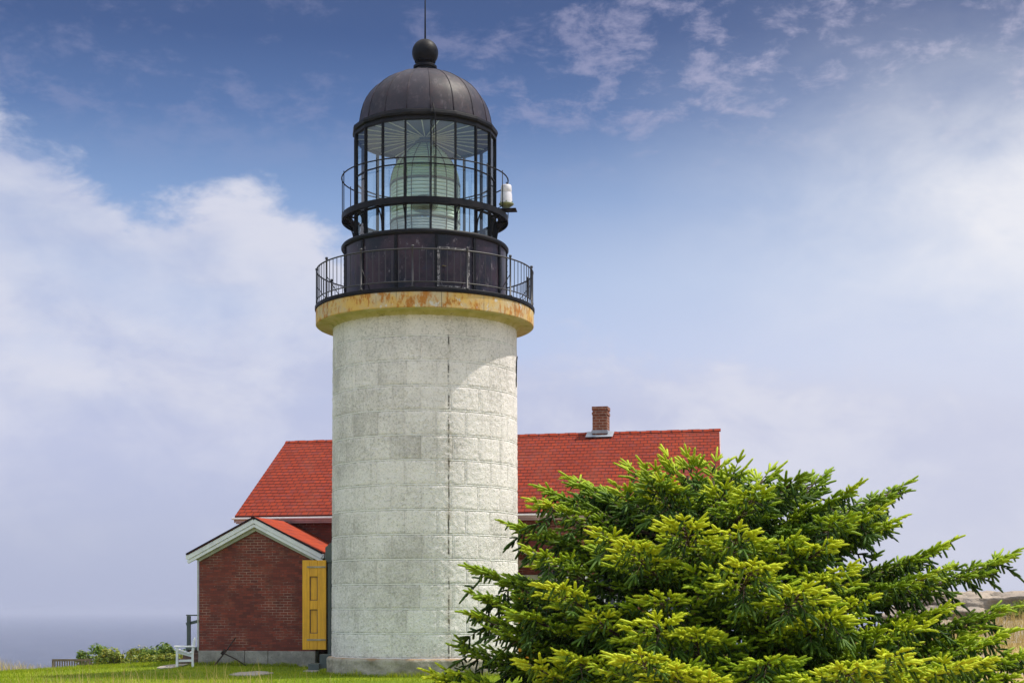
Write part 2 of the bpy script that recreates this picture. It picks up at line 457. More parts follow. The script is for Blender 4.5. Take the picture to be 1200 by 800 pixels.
M = {
 'shaft': material('painted_granite', f_shaft),
 'plinth': material('plinth_granite', f_plinth),
 'cornice': material('stained_cornice', f_cornice),
 'soffit': material('mossy_soffit', f_soffit),
 'iron': material('black_iron', worn_paint((0.007, 0.008, 0.012), (0.015, 0.014, 0.018), 4, 0.5, ((0.07, 0.06, 0.06), 0.70)), spec=0.12),
 'railpaint': material('grey_rail_paint', worn_paint((0.020, 0.019, 0.024), (0.042, 0.038, 0.046), 6, 0.5)),
 'drum': material('weathered_iron', f_drum, spec=0.25),
 'dome': material('dome_iron', f_dome, spec=0.2),
 'ceil': material('ceiling_paint', worn_paint((0.040, 0.050, 0.095), (0.055, 0.065, 0.11), 2, 0.6)),
 'rib': material('ceiling_rib_paint', worn_paint((0.62, 0.66, 0.62), (0.5, 0.55, 0.52), 2, 0.6)),
 'brass': material('aged_brass', worn_paint((0.16, 0.12, 0.05), (0.09, 0.085, 0.05), 5, 0.35), metal=0.7),
 'brick': material('red_brick', f_brick),
 'roof': material('red_shingle', f_shingle((0.265, 0.035, 0.013), (0.20, 0.027, 0.014), 0.21, 0.24, 0.017, (0.085, 0.018, 0.015))),
 'roof2': material('annex_shingle', f_shingle((0.35, 0.052, 0.018), (0.30, 0.043, 0.018), 0.21, 0.3, 0.006, (0.28, 0.045, 0.022))),
 'trim': material('pale_trim', worn_paint((0.80, 0.80, 0.82), (0.68, 0.67, 0.69), 3, 0.6)),
 'trim2': material('cream_trim', worn_paint((0.47, 0.47, 0.39), (0.36, 0.37, 0.30), 3, 0.65)),
 'fascia': material('pinkish_fascia', worn_paint((0.56, 0.44, 0.46), (0.40, 0.28, 0.29), 2, 0.6)),
 'granite': material('grey_granite', f_granite),
 'rock': material('tan_granite', f_rock),
 'ochre': material('ochre_paint', f_wood((0.86, 0.44, 0.012), (0.68, 0.32, 0.008), 0.45)),
 'strap': material('pale_strap', worn_paint((0.42, 0.36, 0.24), (0.25, 0.2, 0.13), 6, 0.5)),
 'greygreen': material('greygreen_paint', worn_paint((0.070, 0.092, 0.088), (0.10, 0.12, 0.115), 4, 0.6)),
 'white': material('white_paint', worn_paint((0.80, 0.80, 0.82), (0.68, 0.68, 0.70), 4, 0.5)),
 'bench': material('weathered_teak', f_wood((0.25, 0.17, 0.11), (0.14, 0.095, 0.07), 0.75)),
 'brownstep': material('brown_boards', f_wood((0.17, 0.095, 0.065), (0.10, 0.06, 0.045), 0.8)),
 'rust': material('rusty_iron', worn_paint((0.022, 0.014, 0.012), (0.05, 0.025, 0.018), 8, 0.7)),
 'bark': material('spruce_bark', f_wood((0.10, 0.065, 0.042), (0.055, 0.037, 0.026), 0.9)),
 'lead': material('lead_flashing', worn_paint((0.32, 0.35, 0.41), (0.24, 0.26, 0.30), 5, 0.4)),
 'path': material('pale_stone', worn_paint((0.40, 0.35, 0.31), (0.30, 0.26, 0.23), 6, 0.9)),
 'ground': material('island_turf', f_ground),
 'sea': material('sea_water', f_sea),
 'needle': material('spruce_needles', f_attr('age_shade', [(0.0, (0.015, 0.040, 0.010)), (0.35, (0.060, 0.125, 0.012)), (0.7, (0.275, 0.40, 0.014)), (1.0, (0.57, 0.63, 0.025))], 0.55, 0.14, 0.22)),  # needle ramp also carries the crown's painted inner shade
 'grass': material('lawn_blades', f_attr('age_shade', [(0.0, (0.10, 0.17, 0.004)), (0.6, (0.30, 0.37, 0.010)), (1.0, (0.46, 0.44, 0.03))], 0.6, 0.3, 0.2)),
 'hay': material('dry_blades', f_attr('age_shade', [(0.0, (0.30, 0.24, 0.07)), (0.5, (0.48, 0.36, 0.13)), (1.0, (0.58, 0.44, 0.22))], 0.7, 0.25, 0.2)),
 'leaf': material('shrub_leaves', f_attr('age_shade', [(0.0, (0.045, 0.10, 0.012)), (0.5, (0.13, 0.22, 0.018)), (1.0, (0.32, 0.34, 0.03))], 0.5, 0.25, 0.4)),
 'leafy': material('yellow_shrub_leaves', f_attr('age_shade', [(0.0, (0.09, 0.15, 0.012)), (0.5, (0.21, 0.25, 0.016)), (1.0, (0.42, 0.34, 0.03))], 0.5, 0.25, 0.4)),
}
M['pane'] = glassy('lantern_glass', (0.92, 0.99, 0.99), 0.02, 0.075)
M['winglass'] = material('window_glass', None, (0.03, 0.035, 0.04), 0.06)
M['lens'] = solid_glass('fresnel_glass', (0.95, 1.0, 0.94), (0.90, 1.0, 0.82), 0.62)
M['lens2'] = solid_glass('prism_glass', (0.93, 1.0, 0.91), (0.76, 0.90, 0.62), 0.50)
M['lensw'] = solid_glass('clear_prism_glass', (0.98, 1.0, 0.99), (0.97, 1.0, 0.94), 0.64)
M['amber'] = glassy('amber_glass', (0.9, 0.75, 0.45), 0.1, 0.08, (0.50, 0.30, 0.10), 0.55)
M['lampwhite'] = material('milky_plastic', worn_paint((0.80, 0.78, 0.82), (0.62, 0.60, 0.66), 6, 0.3))
M['lampbase'] = material('olive_base', worn_paint((0.16, 0.18, 0.08), (0.26, 0.28, 0.16), 6, 0.5))

# ----------------------------------------------------------------------------- camera
cam_d = bpy.data.cameras.new('camera')
cam = bpy.data.objects.new('camera', cam_d)
COL.objects.link(cam)
cam.location = (0, 0, 1.65)
cam.rotation_euler = (R(90), 0, 0)
cam_d.sensor_width = 36; cam_d.lens = 55.02
cam_d.shift_y = 0.2625
cam_d.clip_start = 0.05; cam_d.clip_end = 90000
scene.camera = cam

# ----------------------------------------------------------------------------- ground and sea
SEA = -45.0
def ss(a, b, x):
    t = min(1, max(0, (x - a) / (b - a)))
    return t * t * (3 - 2 * t)
def gh(x, y):
    z = 0.05
    z += 0.10 * ss(39, 43, y)
    z -= 0.052 * max(0.0, -8.8 - x) * ss(36, 46, y)
    z -= 0.012 * max(0.0, -x - 9) * (1 - ss(36, 46, y))
    d = max(0.0, y - 47.5)
    z -= 0.105 * d * ss(47.5, 52, y) * (1 - 0.75 * ss(-4, 10, x)) 
    # rocky rise on the right
    q = ((x - 20.5) / 9.2) ** 2 + ((y - 49) / 11.0) ** 2
    z += 2.35 * math.exp(-q) * (1 + 0.0 * x)
    n = mnoise.noise(Vector((x * 0.13, y * 0.13, 3.1))) * 0.10 + mnoise.noise(Vector((x * 0.5, y * 0.5, 9.1))) * 0.025
    z += n * (1 if x > 8 else 0.45)
    # the island falls away to the sea
    e = max(0.0, y - 66, -x - 45, x - 75, -y - 45)
    z -= 0.75 * max(0.0, e) + 0.004 * e * e
    return max(z, SEA - 8)

def axis(lo, hi, flo, fhi, fine, coarse):
    a = []
    x = lo
    while x < hi:
        a.append(x); x += fine if flo <= x <= fhi else coarse
    return a + [hi]
gx, gy = axis(-130, 150, -24, 30, 0.45, 4.0), axis(-120, 150, 26, 66, 0.45, 4.0)
g = MB()
V = [(x, y, gh(x, y)) for y in gy for x in gx]
nx = len(gx)
F = [(j * nx + i, j * nx + i + 1, (j + 1) * nx + i + 1, (j + 1) * nx + i) for j in range(len(gy) - 1) for i in range(nx - 1)]
g.add(V, F)
tag(g.build('ground', M['ground'], smooth=True), kind='structure')

s = MB()
xs = [-24000, -6000, -1500, -400, 0, 400, 1500, 6000, 24000]
V = [(x, y, SEA) for y in xs for x in xs]
s.add(V, [(j * 9 + i, j * 9 + i + 1, (j + 1) * 9 + i + 1, (j + 1) * 9 + i) for j in range(8) for i in range(8)])
tag(s.build('sea', M['sea']), kind='structure')

def stone_patch(name, cx, cy, rx, ry, seed):
    rr = random.Random(seed)
    m = MB(); n = 26
    ring = []
    for k in range(n):
        a = 2 * math.pi * k / n
        f = 1 + 0.22 * (rr.random() - 0.5)
        ring.append((cx + rx * f * math.cos(a), cy + ry * f * math.sin(a)))
    top = [(x, y, gh(x, y) + 0.022) for x, y in ring]
    bot = [(x, y, gh(x, y) - 0.1) for x, y in ring]
    m.add(top + bot + [(cx, cy, gh(cx, cy) + 0.026)], [(k, (k + 1) % n, 2 * n) for k in range(n)] + [(n + k, n + (k + 1) % n, (k + 1) % n, k) for k in range(n)])
    return tag(m.build(name, M['path']), kind='structure')
stone_patch('path', -6.55, 39.3, 0.50, 1.0, 1)
stone_patch('path', -4.9, 40.6, 0.5, 0.5, 4)
stone_patch('path', -9.15, 42.3, 0.30, 1.2, 2)

# ----------------------------------------------------------------------------- lighthouse
TC = (-2.22, 40.0)
LT = thing('lighthouse', (TC[0], TC[1], 0.0), 'round whitewashed granite lighthouse with black iron lantern and yellow stained cornice', 'lighthouse')

def shaft_mesh():
    n_blocks, courses = 20, 14
    z0, dz = 0.49, 0.5985
    rr = random.Random(5)
    verts, faces, uvs, tone, joint = [], [], [], [], []
    gu, gv = 26, 20
    for c in range(courses):
        zb, zt = z0 + c * dz, z0 + (c + 1) * dz
        r = 2.372 - 0.034 * (c + 0.5) / courses
        jit = [(rr.random() - 0.5) * 0.09 for _ in range(n_blocks)]
        off = (0.5 if c % 2 else 0.0) + 0.05
        for k in range(n_blocks):
            a0 = 2 * math.pi * (k + off + jit[k]) / n_blocks
            a1 = 2 * math.pi * (k + 1 + off + jit[(k + 1) % n_blocks]) / n_blocks
            tv = rr.random()
            tv = min(tv, 0.8)
            am = (a0 + a1) / 2
            am = (am + math.pi) % (2 * math.pi) - math.pi
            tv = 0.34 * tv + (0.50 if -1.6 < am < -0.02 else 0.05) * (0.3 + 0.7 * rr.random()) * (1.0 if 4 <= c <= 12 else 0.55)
            base = len(verts)
            smooth_top = (c == courses - 1)
            amp = 0.010 if not smooth_top else 0.004
            LU, EDG = (a1 - a0) * r, (0.0, 0.009, 0.020, 0.034)
            us = [e / LU for e in EDG] + [0.05 / LU + (1 - 0.10 / LU) * q / 18 for q in range(19)] + [1 - e / LU for e in reversed(EDG)]
            vs = [e / dz for e in EDG] + [0.05 / dz + (1 - 0.10 / dz) * q / 14 for q in range(15)] + [1 - e / dz for e in reversed(EDG)]
            gu, gv = len(us) - 1, len(vs) - 1
            for v in vs:
                for u in us:
                    a = a0 + (a1 - a0) * u
                    z = zb + (zt - zb) * v
                    ed = min(u * LU, (1 - u) * LU, v * dz, (1 - v) * dz)
                    p = Vector((r * a, z, c * 0.37))
                    nn = mnoise.fractal(p * 12.0 + Vector((k * 3.1, c * 7.7, 0)), 0.75, 2.1, 3)
                    rad = r + float(np.interp(ed, [0, 0.009, 0.020, 0.036, 0.06], [0.004, 0.003, -0.006, 0.004, 0.006])) + min(1.0, ed / 0.04) * amp * nn
                    if smooth_top: rad = r + 0.3 * (rad - r)
                    verts.append((TC[0] + rad * math.sin(a), TC[1] - rad * math.cos(a), z))
                    tone.append(tv); eu, ev = min(u * LU, (1 - u) * LU), min(v * dz, (1 - v) * dz); jx = [0, 0.009, 0.020, 0.034, 0.05]
                    joint.append(max(float(np.interp(ev, jx, [1, 1, 0.5, 0.15, 0])), 0.24 * float(np.interp(eu, jx, [1, 1, 0.6, 0.2, 0]))))
            w = gu + 1
            for j in range(gv):
                for i in range(gu):
                    q = base + j * w + i
                    faces.append((q, q + 1, q + w + 1, q + w))
                    ua, ub = a0 + (a1 - a0) * us[i], a0 + (a1 - a0) * us[i + 1]
                    if ua > math.pi: ua -= 2 * math.pi; ub -= 2 * math.pi
                    za, zc = zb + dz * vs[j], zb + dz * vs[j + 1]
                    uvs.append([(ua * 2.35, za), (ub * 2.35, za), (ub * 2.35, zc), (ua * 2.35, zc)])
    m = MB(); m.add(verts, faces, uvs)
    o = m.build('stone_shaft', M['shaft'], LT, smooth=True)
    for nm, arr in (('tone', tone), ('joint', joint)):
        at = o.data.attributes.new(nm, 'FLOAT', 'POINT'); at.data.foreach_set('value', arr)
    return o
shaft_mesh()

m = MB(); m.lathe([(2.50, -0.4), (2.50, 0.0)] + [(2.50, 0.02 * k) for k in range(1, 22)] + [(2.487, 0.455), (2.47, 0.475), (2.45, 0.49), (2.30, 0.495)], 420, TC)
def rough_v(p):
    d_ = Vector((p[0] - TC[0], p[1] - TC[1], 0)); r_ = d_.length
    ang_ = math.atan2(d_.x, -d_.y); fr_ = abs((ang_ * 20 / (2 * math.pi) + 0.3) % 1 - 0.5) * 0.78
    k_ = 0.02 * mnoise.fractal(Vector(p) * 5.0, 0.8, 2.1, 4) - 0.014 * max(0.0, 1 - (0.39 - fr_) / 0.02)
    return (p[0] + d_.x / r_ * k_, p[1] + d_.y / r_ * k_, p[2] + (0.3 * k_ if p[2] > 0.44 else 0))
m.v = [rough_v(p) for p in m.v]
m.build('stone_plinth', M['plinth'], LT, smooth=True)
m = MB(); m.lathe([(2.755, 8.862), (2.775, 8.88), (2.775, 9.225), (2.755, 9.245), (2.0, 9.245)], 96, TC)
m.build('cornice', M['cornice'], LT, autos=35)
m = MB(); m.lathe([(2.33, 8.70), (2.345, 8.78), (2.40, 8.85), (2.47, 8.868), (2.757, 8.864)], 96, TC)
m.build('cornice_soffit', M['soffit'], LT, smooth=True)
m = MB(); m.lathe([(2.70, 9.246), (2.795, 9.246), (2.80, 9.26), (2.80, 9.325), (2.785, 9.34), (1.9, 9.345)], 96, TC)
m.build('gallery_deck', M['iron'], LT, autos=35)

# gallery railing
GP = [R(-3.1 + 360 / 13 * k) for k in range(13)]
def hoop(m, r, z, w, n=104, tube=8):
    pts = [ring_pt(r, 2 * math.pi * k / n, z, TC) for k in range(n + 1)]
    m.tube(pts, w, tube, cap=False)
m = MB(); RR = 2.755
hoop(m, RR, 10.255, 0.019); hoop(m, RR, 9.475, 0.015)
for k in range(13):
    for j in range(1, 8):
        a = GP[k] + R(360 / 13) * j / 8
        m.tube([ring_pt(RR, a, 9.475, TC), ring_pt(RR, a, 10.255, TC)], 0.0095, 5, cap=False)
rail = m.build('gallery_railing', M['railpaint'], LT, smooth=True)
for a in GP:
    m = MB()
    m.lathe([(0.0, 9.34), (0.05, 9.341), (0.05, 9.36), (0.024, 9.37), (0.022, 10.28), (0.03, 10.29), (0.038, 10.315), (0.03, 10.345), (0.0, 10.352)], 10, (ring_pt(RR, a, 0, TC)[0], ring_pt(RR, a, 0, TC)[1]))
    # a raking stay from the deck to the post
    m.tube([ring_pt(RR - 0.42, a, 9.35, TC), ring_pt(RR - 0.02, a, 9.86, TC)], 0.011, 5)
    m.build('rail_post', M['railpaint'], rail, smooth=True)

# watch room
m = MB(); m.lathe([(2.085, 9.345), (2.085, 9.47), (2.07, 9.48), (2.065, 10.80)], 96, TC)
drum = m.build('watch_room', M['drum'], LT, autos=40)
m = MB(); m.lathe([(2.065, 10.78), (2.11, 10.785), (2.135, 10.82), (2.135, 10.86), (2.11, 10.895), (1.6, 10.90)], 96, TC)
m.build('drum_cap', M['iron'], drum, autos=40)
for k in range(13):
    a = R(10.9 + 360 / 13 * k)
    m = MB()
    c = ring_pt(2.083, a, 10.12, TC)
    m.box(c, (0.075, 0.045, 1.30), a)
    for z in [9.55 + 0.155 * q for q in range(8)]:
        p = ring_pt(2.11, a, z, TC)
        m.box(p, (0.02, 0.016, 0.02), a)
    m.build('seam_strip', M['iron'], drum, bevel=0.004)
# iron door in the panel right of the middle
m = MB(); aD = R(22.6)
def curved_slab(m, r, a0, a1, z0, z1, th, n=8):
    for i in range(n):
        b0, b1 = a0 + (a1 - a0) * i / n, a0 + (a1 - a0) * (i + 1) / n
        P = [ring_pt(r, b0, z0, TC), ring_pt(r, b1, z0, TC), ring_pt(r, b1, z1, TC), ring_pt(r, b0, z1, TC)]
        Q = [ring_pt(r + th, b0, z0, TC), ring_pt(r + th, b1, z0, TC), ring_pt(r + th, b1, z1, TC), ring_pt(r + th, b0, z1, TC)]
        f = [(4, 5, 6, 7), (0, 1, 5, 4), (2, 3, 7, 6)]
        if i == 0: f.append((3, 0, 4, 7))
        if i == n - 1: f.append((1, 2, 6, 5))
        m.add(P + Q, f)
curved_slab(m, 2.066, aD - 0.17, aD + 0.17, 9.53, 10.43, 0.03)
curved_slab(m, 2.096, aD - 0.115, aD + 0.115, 9.64, 10.33, 0.012)
door = m.build('watch_room_door', M['drum'], drum)
m = MB()
curved_slab(m, 2.068, aD - 0.20, aD - 0.172, 9.50, 10.47, 0.05, 2)
curved_slab(m, 2.068, aD + 0.172, aD + 0.20, 9.50, 10.47, 0.05, 2)
curved_slab(m, 2.068, aD - 0.171, aD + 0.171, 10.432, 10.47, 0.052)
curved_slab(m, 2.068, aD - 0.171, aD + 0.171, 9.50, 9.529, 0.052)
m.build('door_frame', material('chipped_iron', worn_paint((0.03, 0.028, 0.035), (0.07, 0.06, 0.065), 4, 0.5, ((0.34, 0.32, 0.32), 0.52))), drum)
m = MB(); m.tube([ring_pt(2.10, aD - 0.14, 10.0, TC), ring_pt(2.15, aD - 0.14, 10.0, TC), ring_pt(2.15, aD - 0.10, 9.99, TC)], 0.014, 6)
m.build('door_handle', M['brass'], drum)

# lantern room: 18 sided glazing
NP, PH = 18, R(7.7)
LR = 1.785
ang = [PH + 2 * math.pi * k / NP for k in range(NP)]
m = MB()
for a in ang:
    m.box(ring_pt(LR, a, 12.30, TC), (0.036, 0.08, 2.82), a)
for z, w, h in ((10.93, 0.07, 0.07), (12.57, 0.04, 0.024), (11.60, 0.05, 0.05), (13.67, 0.08, 0.06)):
    for k in range(NP):
        a, b = ang[k], ang[(k + 1) % NP]
        m.bar(ring_pt(LR, a, z, TC), ring_pt(LR, b, z, TC), w, h)
frame = m.build('lantern_frame', M['iron'], LT)
for k in range(NP):
    a, b = ang[k], ang[(k + 1) % NP]
    for z0, z1 in ((10.965, 11.575), (11.625, 12.553), (12.587, 13.615)):
        pass
    m = MB()
    r2 = LR - 0.004
    m.quad(ring_pt(r2, a, 10.95, TC), ring_pt(r2, b, 10.95, TC), ring_pt(r2, b, 13.63, TC), ring_pt(r2, a, 13.63, TC))
    m.build('glass_pane', M['pane'], frame)
# floor and ceiling
m = MB(); m.lathe([(1.84, 10.905), (1.2, 10.907), (0.01, 10.908)], 48, TC); m.build('lantern_floor', M['white'], LT)  # unseen floor painted white to bounce sunlight up into the lens
m = MB(); m.lathe([(1.76, 13.69), (0.9, 13.72), (0.02, 13.735)], 72, TC)
ceil_o = m.build('lantern_ceiling', M['ceil'], LT)
m = MB()
for k in range(24):
    a = 2 * math.pi * (k + 0.5) / 24 + PH
    m.bar(ring_pt(0.16, a, 13.705, TC), ring_pt(1.73, a, 13.672, TC), 0.022, 0.018)
m.build('ceiling_rib', M['rib'], ceil_o)

# eave, dome, ball and rod
m = MB()
a0 = PH
m.lathe([(1.785, 13.69), (1.80, 13.74), (1.85, 13.76), (1.865, 13.81), (1.85, 13.87), (1.78, 13.89), (1.70, 13.95)], NP, TC, a0)
m.build('eave_ring', M['iron'], LT)
dome_prof = [(1.712, 13.94), (1.69, 14.08), (1.66, 14.24), (1.60, 14.44), (1.52, 14.61), (1.41, 14.77), (1.27, 14.92), (1.10, 15.05), (0.90, 15.17), (0.68, 15.27), (0.45, 15.345), (0.28, 15.385)]
m = MB()
# 18 gores, each slightly bowed
sub = 4
P = []
for r, z in dome_prof:
    for k in range(NP):
        for q in range(sub):
            f = q / sub
            a = ang[k] + 2 * math.pi / NP * f
            flat = math.cos(math.pi / NP) / math.cos((f - 0.5) * 2 * math.pi / NP)
            rr_ = r * (0.45 + 0.55 * flat)
            P.append(ring_pt(rr_, a, z, TC))
w = NP * sub
F = [(i * w + j, i * w + (j + 1) % w, (i + 1) * w + (j + 1) % w, (i + 1) * w + j) for i in range(len(dome_prof) - 1) for j in range(w)]
m.add(P, F)
dome = m.build('dome', M['dome'], LT, smooth=True)
gt = [random.Random(3 + k).random() for k in range(NP)]
at_ = dome.data.attributes.new('tone', 'FLOAT', 'FACE')
at_.data.foreach_set('value', [gt[(j % w) // sub] for i in range(len(dome_prof) - 1) for j in range(w)])
for k in range(NP):
    m = MB()
    m.tube([ring_pt(r + 0.003, ang[k], z, TC) for r, z in dome_prof], 0.011, 5)
    m.build('dome_seam', M['dome'], dome, smooth=True)
m = MB()
m.lathe([(0.275, 15.36), (0.265, 15.47), (0.30, 15.49), (0.30, 15.54), (0.25, 15.57), (0.22, 15.60)], 32, TC)
m.lathe([(0.335 * math.sin(math.pi * i / 22) + 0.001, 15.885 - 0.345 * math.cos(math.pi * i / 22)) for i in range(2, 23)], 32, TC)
for k in range(24):
    a = 2 * math.pi * k / 24
    m.box(ring_pt(0.255, a, 15.655, TC), (0.022, 0.02, 0.03), a)
ball = m.build('vent_ball', M['iron'], LT, autos=45)
m = MB(); m.tube([(TC[0], TC[1], 16.2), (TC[0], TC[1], 16.9), (TC[0], TC[1], 17.9)], [0.022, 0.017, 0.010], 8)
m.build('lightning_rod', M['iron'], LT, smooth=True)

# outside walkway round the glass
m = MB()
m.lathe([(2.105, 11.53), (2.125, 11.53), (2.125, 11.675), (2.105, 11.675)], 90, TC)
m.lathe([(1.86, 11.60), (1.88, 11.60), (1.88, 11.655), (1.86, 11.655)], 90, TC)
for k in range(180):     # open grating
    a = 2 * math.pi * k / 180
    m.bar(ring_pt(1.87, a, 11.64, TC), ring_pt(2.11, a, 11.64, TC), 0.028, 0.03)
for r in (1.93, 1.99, 2.05):
    m.lathe([(r, 11.625), (r + 0.022, 11.625), (r + 0.022, 11.66), (r, 11.66)], 90, TC)
walk = m.build('glass_walkway', M['iron'], LT)
for a in ang:
    m = MB()
    pts = []
    for q in range(9):
        f = q / 8
        pts.append(ring_pt(1.83 + 0.27 * (1 - math.cos(f * math.pi / 2)), a, 11.08 + 0.46 * math.sin(f * math.pi / 2), TC))
    m.tube(pts, 0.017, 6)
    m.bar(ring_pt(1.81, a, 11.54, TC), ring_pt(2.11, a, 11.54, TC), 0.03, 0.04)
    m.bar(ring_pt(1.835, a, 11.02, TC), ring_pt(1.835, a, 11.54, TC), 0.03, 0.025)
    c = ring_pt(1.95, a, 11.42, TC)
    m.build('walkway_bracket', M['iron'], walk, smooth=False)
m = MB()
hoop(m, 2.12, 12.62, 0.017, 90); 
for k in range(NP):
    a = R(9.2) + 2 * math.pi * k / NP
    if k % 2 and k not in (17,): pass
    m.tube([ring_pt(2.12, a, 11.66, TC), ring_pt(2.12, a, 12.68, TC)], 0.0125, 6)
m.build('walkway_rail', M['iron'], walk, smooth=True)
# lightning conductor beside the middle mullion
m = MB(); a = R(10.6)
m.tube([ring_pt(1.72, a - 0.02, 14.03, TC), ring_pt(1.90, a - 0.03, 14.0, TC), ring_pt(1.90, a, 13.7, TC), ring_pt(1.86, a + 0.012, 13.3, TC), ring_pt(1.86, a + 0.012, 11.7, TC)], 0.016, 6)
m.build('conductor_cable', M['iron'], LT, smooth=True)
# iron window frame let into the right side of the shaft
m = MB(); aW = R(86)
m.tube([ring_pt(2.36, aW - 0.1, 7.3, TC), ring_pt(2.37, aW - 0.1, 7.95, TC), ring_pt(2.37, aW - 0.05, 8.08, TC), ring_pt(2.37, aW + 0.2, 8.15, TC)], 0.016, 6)
m.build('shutter_hood', M['iron'], LT)

# ----------------------------------------------------------------------------- fresnel lens inside
LENS = thing('fresnel_lens', (TC[0], TC[1], 10.91), 'large pale green beehive glass lens standing inside the lantern room', 'lens')
def prism_stack(m, prof_r, z0, z1, n, proud=0.035):
    for k in range(n):
        a, b = z0 + (z1 - z0) * k / n, z0 + (z1 - z0) * (k + 1) / n
        g_ = (b - a) * 0.12
        ra, rb = prof_r(a), prof_r(b)
        m.lathe([(ra - 0.05, a + g_), (ra, a + g_), ((ra + rb) / 2 + proud, a + (b - a) * 0.45), (rb, b - g_), (rb - 0.05, b - g_), (ra - 0.05, a + g_)], 72, TC)
m = MB(); prism_stack(m, lambda z: 0.80 + 0.06 * (z - 11.0) / 0.5, 11.02, 11.50, 7); m.build('lower_prisms', M['lensw'], LENS)
m = MB(); prism_stack(m, lambda z: 0.86, 11.55, 12.48, 10, 0.022); m.build('drum_lens', M['lens'], LENS)
def beehive(z):
    f = (z - 12.52) / (13.55 - 12.52)
    return 0.86 - 0.10 * f - 0.55 * f ** 2.4
m = MB(); prism_stack(m, beehive, 12.52, 13.55, 14); m.build('upper_prisms', M['lens2'], LENS)
m = MB()
for k in range(12):
    a = 2 * math.pi * (k + 0.35) / 12
    m.tube([ring_pt(0.84, a, 10.95, TC), ring_pt(0.895, a, 11.5, TC), ring_pt(0.895, a, 12.5, TC)] + [ring_pt(beehive(z) + 0.03, a, z, TC) for z in (12.7, 12.9, 13.1, 13.3, 13.45, 13.56)], 0.013, 5)
for r, z in ((0.84, 10.97), (0.89, 11.525), (0.89, 12.50), (0.25, 13.58)):
    m.lathe([(r - 0.03, z - 0.02), (r + 0.015, z - 0.02), (r + 0.015, z + 0.02), (r - 0.03, z + 0.02)], 48, TC)
m.lathe([(0.25, 13.57), (0.24, 13.62), (0.12, 13.66), (0.01, 13.665)], 24, TC)
m.build('lens_frame', M['brass'], LENS)
# bullseye panel that faces the lawn, and the lamp column
m = MB()
for k in range(8):
    r = 0.05 + 0.04 * k
    m.tube([ring_pt(0.905, R(2) + r * math.cos(q) / 0.905, 11.80 + r * 0.95 * math.sin(q) * 0.72, TC) for q in [2 * math.pi * i / 40 for i in range(41)]], 0.0085, 5, cap=False)
m.build('bullseye_rings', M['brass'], LENS, smooth=True)
m = MB(); m.lathe([(0.10, 10.92), (0.09, 11.4), (0.05, 11.5), (0.05, 12.7), (0.14, 12.8), (0.12, 13.3), (0.03, 13.4)], 24, TC)
m.build('lamp_column', M['amber'], LENS, smooth=True)

# modern beacon on the right end of the walkway
bp = ring_pt(2.14, R(76), 11.72, TC)
BE = thing('beacon_lamp', bp, 'small white lamp with olive base on the right end of the glass walkway', 'lamp')
m = MB(); m.box((bp[0] - 0.05, bp[1], 11.735), (0.62, 0.34, 0.03), R(-6)); m.build('mounting_plate', M['iron'], BE, bevel=0.005)
m = MB(); m.lathe([(0.07, 11.75), (0.08, 11.80), (0.12, 11.83), (0.185, 11.875), (0.19, 11.90), (0.16, 11.915)], 28, bp); m.build('base', M['lampbase'], BE, smooth=True)
for k in range(6):
    a = 2 * math.pi * k / 6
    m = MB(); m.lathe([(0.012, 11.90), (0.012, 11.945), (0.001, 11.95)], 6, ring_pt(0.168, a, 0, bp)); m.build('clamp_bolt', M['lampbase'], BE)
m = MB(); m.lathe([(0.15, 11.916), (0.152, 11.95), (0.143, 12.14), (0.132, 12.16), (0.130, 12.20), (0.137, 12.215), (0.132, 12.34), (0.12, 12.365), (0.01, 12.37)], 28, bp); m.build('lens_cover', M['lampwhite'], BE, smooth=True)
m = MB(); m.tube([(bp[0], bp[1], 12.36), (bp[0], bp[1], 12.45)], 0.012, 6); m.build('top_pin', M['iron'], BE)
m = MB(); m.tube([(bp[0] - 0.1, bp[1], 11.85), (bp[0] - 0.35, bp[1] + 0.02, 11.72)], 0.012, 6); m.build('bracket_rod', M['iron'], BE)

# ----------------------------------------------------------------------------- keeper's house
HO = thing('keepers_house', (-1.2, 47.5, 0.15), "long red brick keeper's house with red shingle roof behind the lighthouse", 'house')
E_L, E_R = Vector((-7.97, 45.0, 4.36)), Vector((5.61, 41.97, 4.36))
R_L, R_R = Vector((-7.30, 50.5, 7.07)), Vector((6.24, 47.1, 7.07))
B_L, B_R = 2 * R_L - E_L, 2 * R_R - E_R
B_L.z = B_R.z = 4.36
ud = (E_R - E_L).normalized()
inw = Vector((-ud.y, ud.x, 0))

def shingle_slope(m, el, er, rl, rr, rows, lift=0.022, rh=0.3):
    L = (er - el).length; S = (rl - el).length
    n = (er - el).cross(rl - el).normalized()
    for i in range(rows):
        f0, f1 = i / rows, (i + 1) / rows
        a, b = el.lerp(rl, f0) + n * lift, er.lerp(rr, f0) + n * lift
        d, c = el.lerp(rl, f1) + n * 0.004, er.lerp(rr, f1) + n * 0.004
        v0, v1 = i * rh, (i + 1) * rh
        m.quad(a, b, c, d, [(0, v0), (L, v0), (L, v1), (0, v1)])
        a2, b2 = el.lerp(rl, f0) - n * 0.012, er.lerp(rr, f0) - n * 0.012
        m.quad(a2, b2, b, a, [(0, v0), (L, v0), (L, v0 + 0.01), (0, v0 + 0.01)])
    return n
m = MB()
rows = 25
shingle_slope(m, E_L, E_R, R_L, R_R, rows, 0.012, 0.24)
shingle_slope(m, B_R, B_L, R_R, R_L, rows, 0.012, 0.24)
# underside and verge edges
dn = Vector((0, 0, -0.06))
for el, er, rl, rr_ in ((E_L, E_R, R_L, R_R), (B_R, B_L, R_R, R_L)):
    m.quad(rl + dn, rr_ + dn, er + dn, el + dn)
    m.quad(el + dn, el, rl, rl + dn); m.quad(er, er + dn, rr_ + dn, rr_)
    m.quad(el + dn, er + dn, er, el)
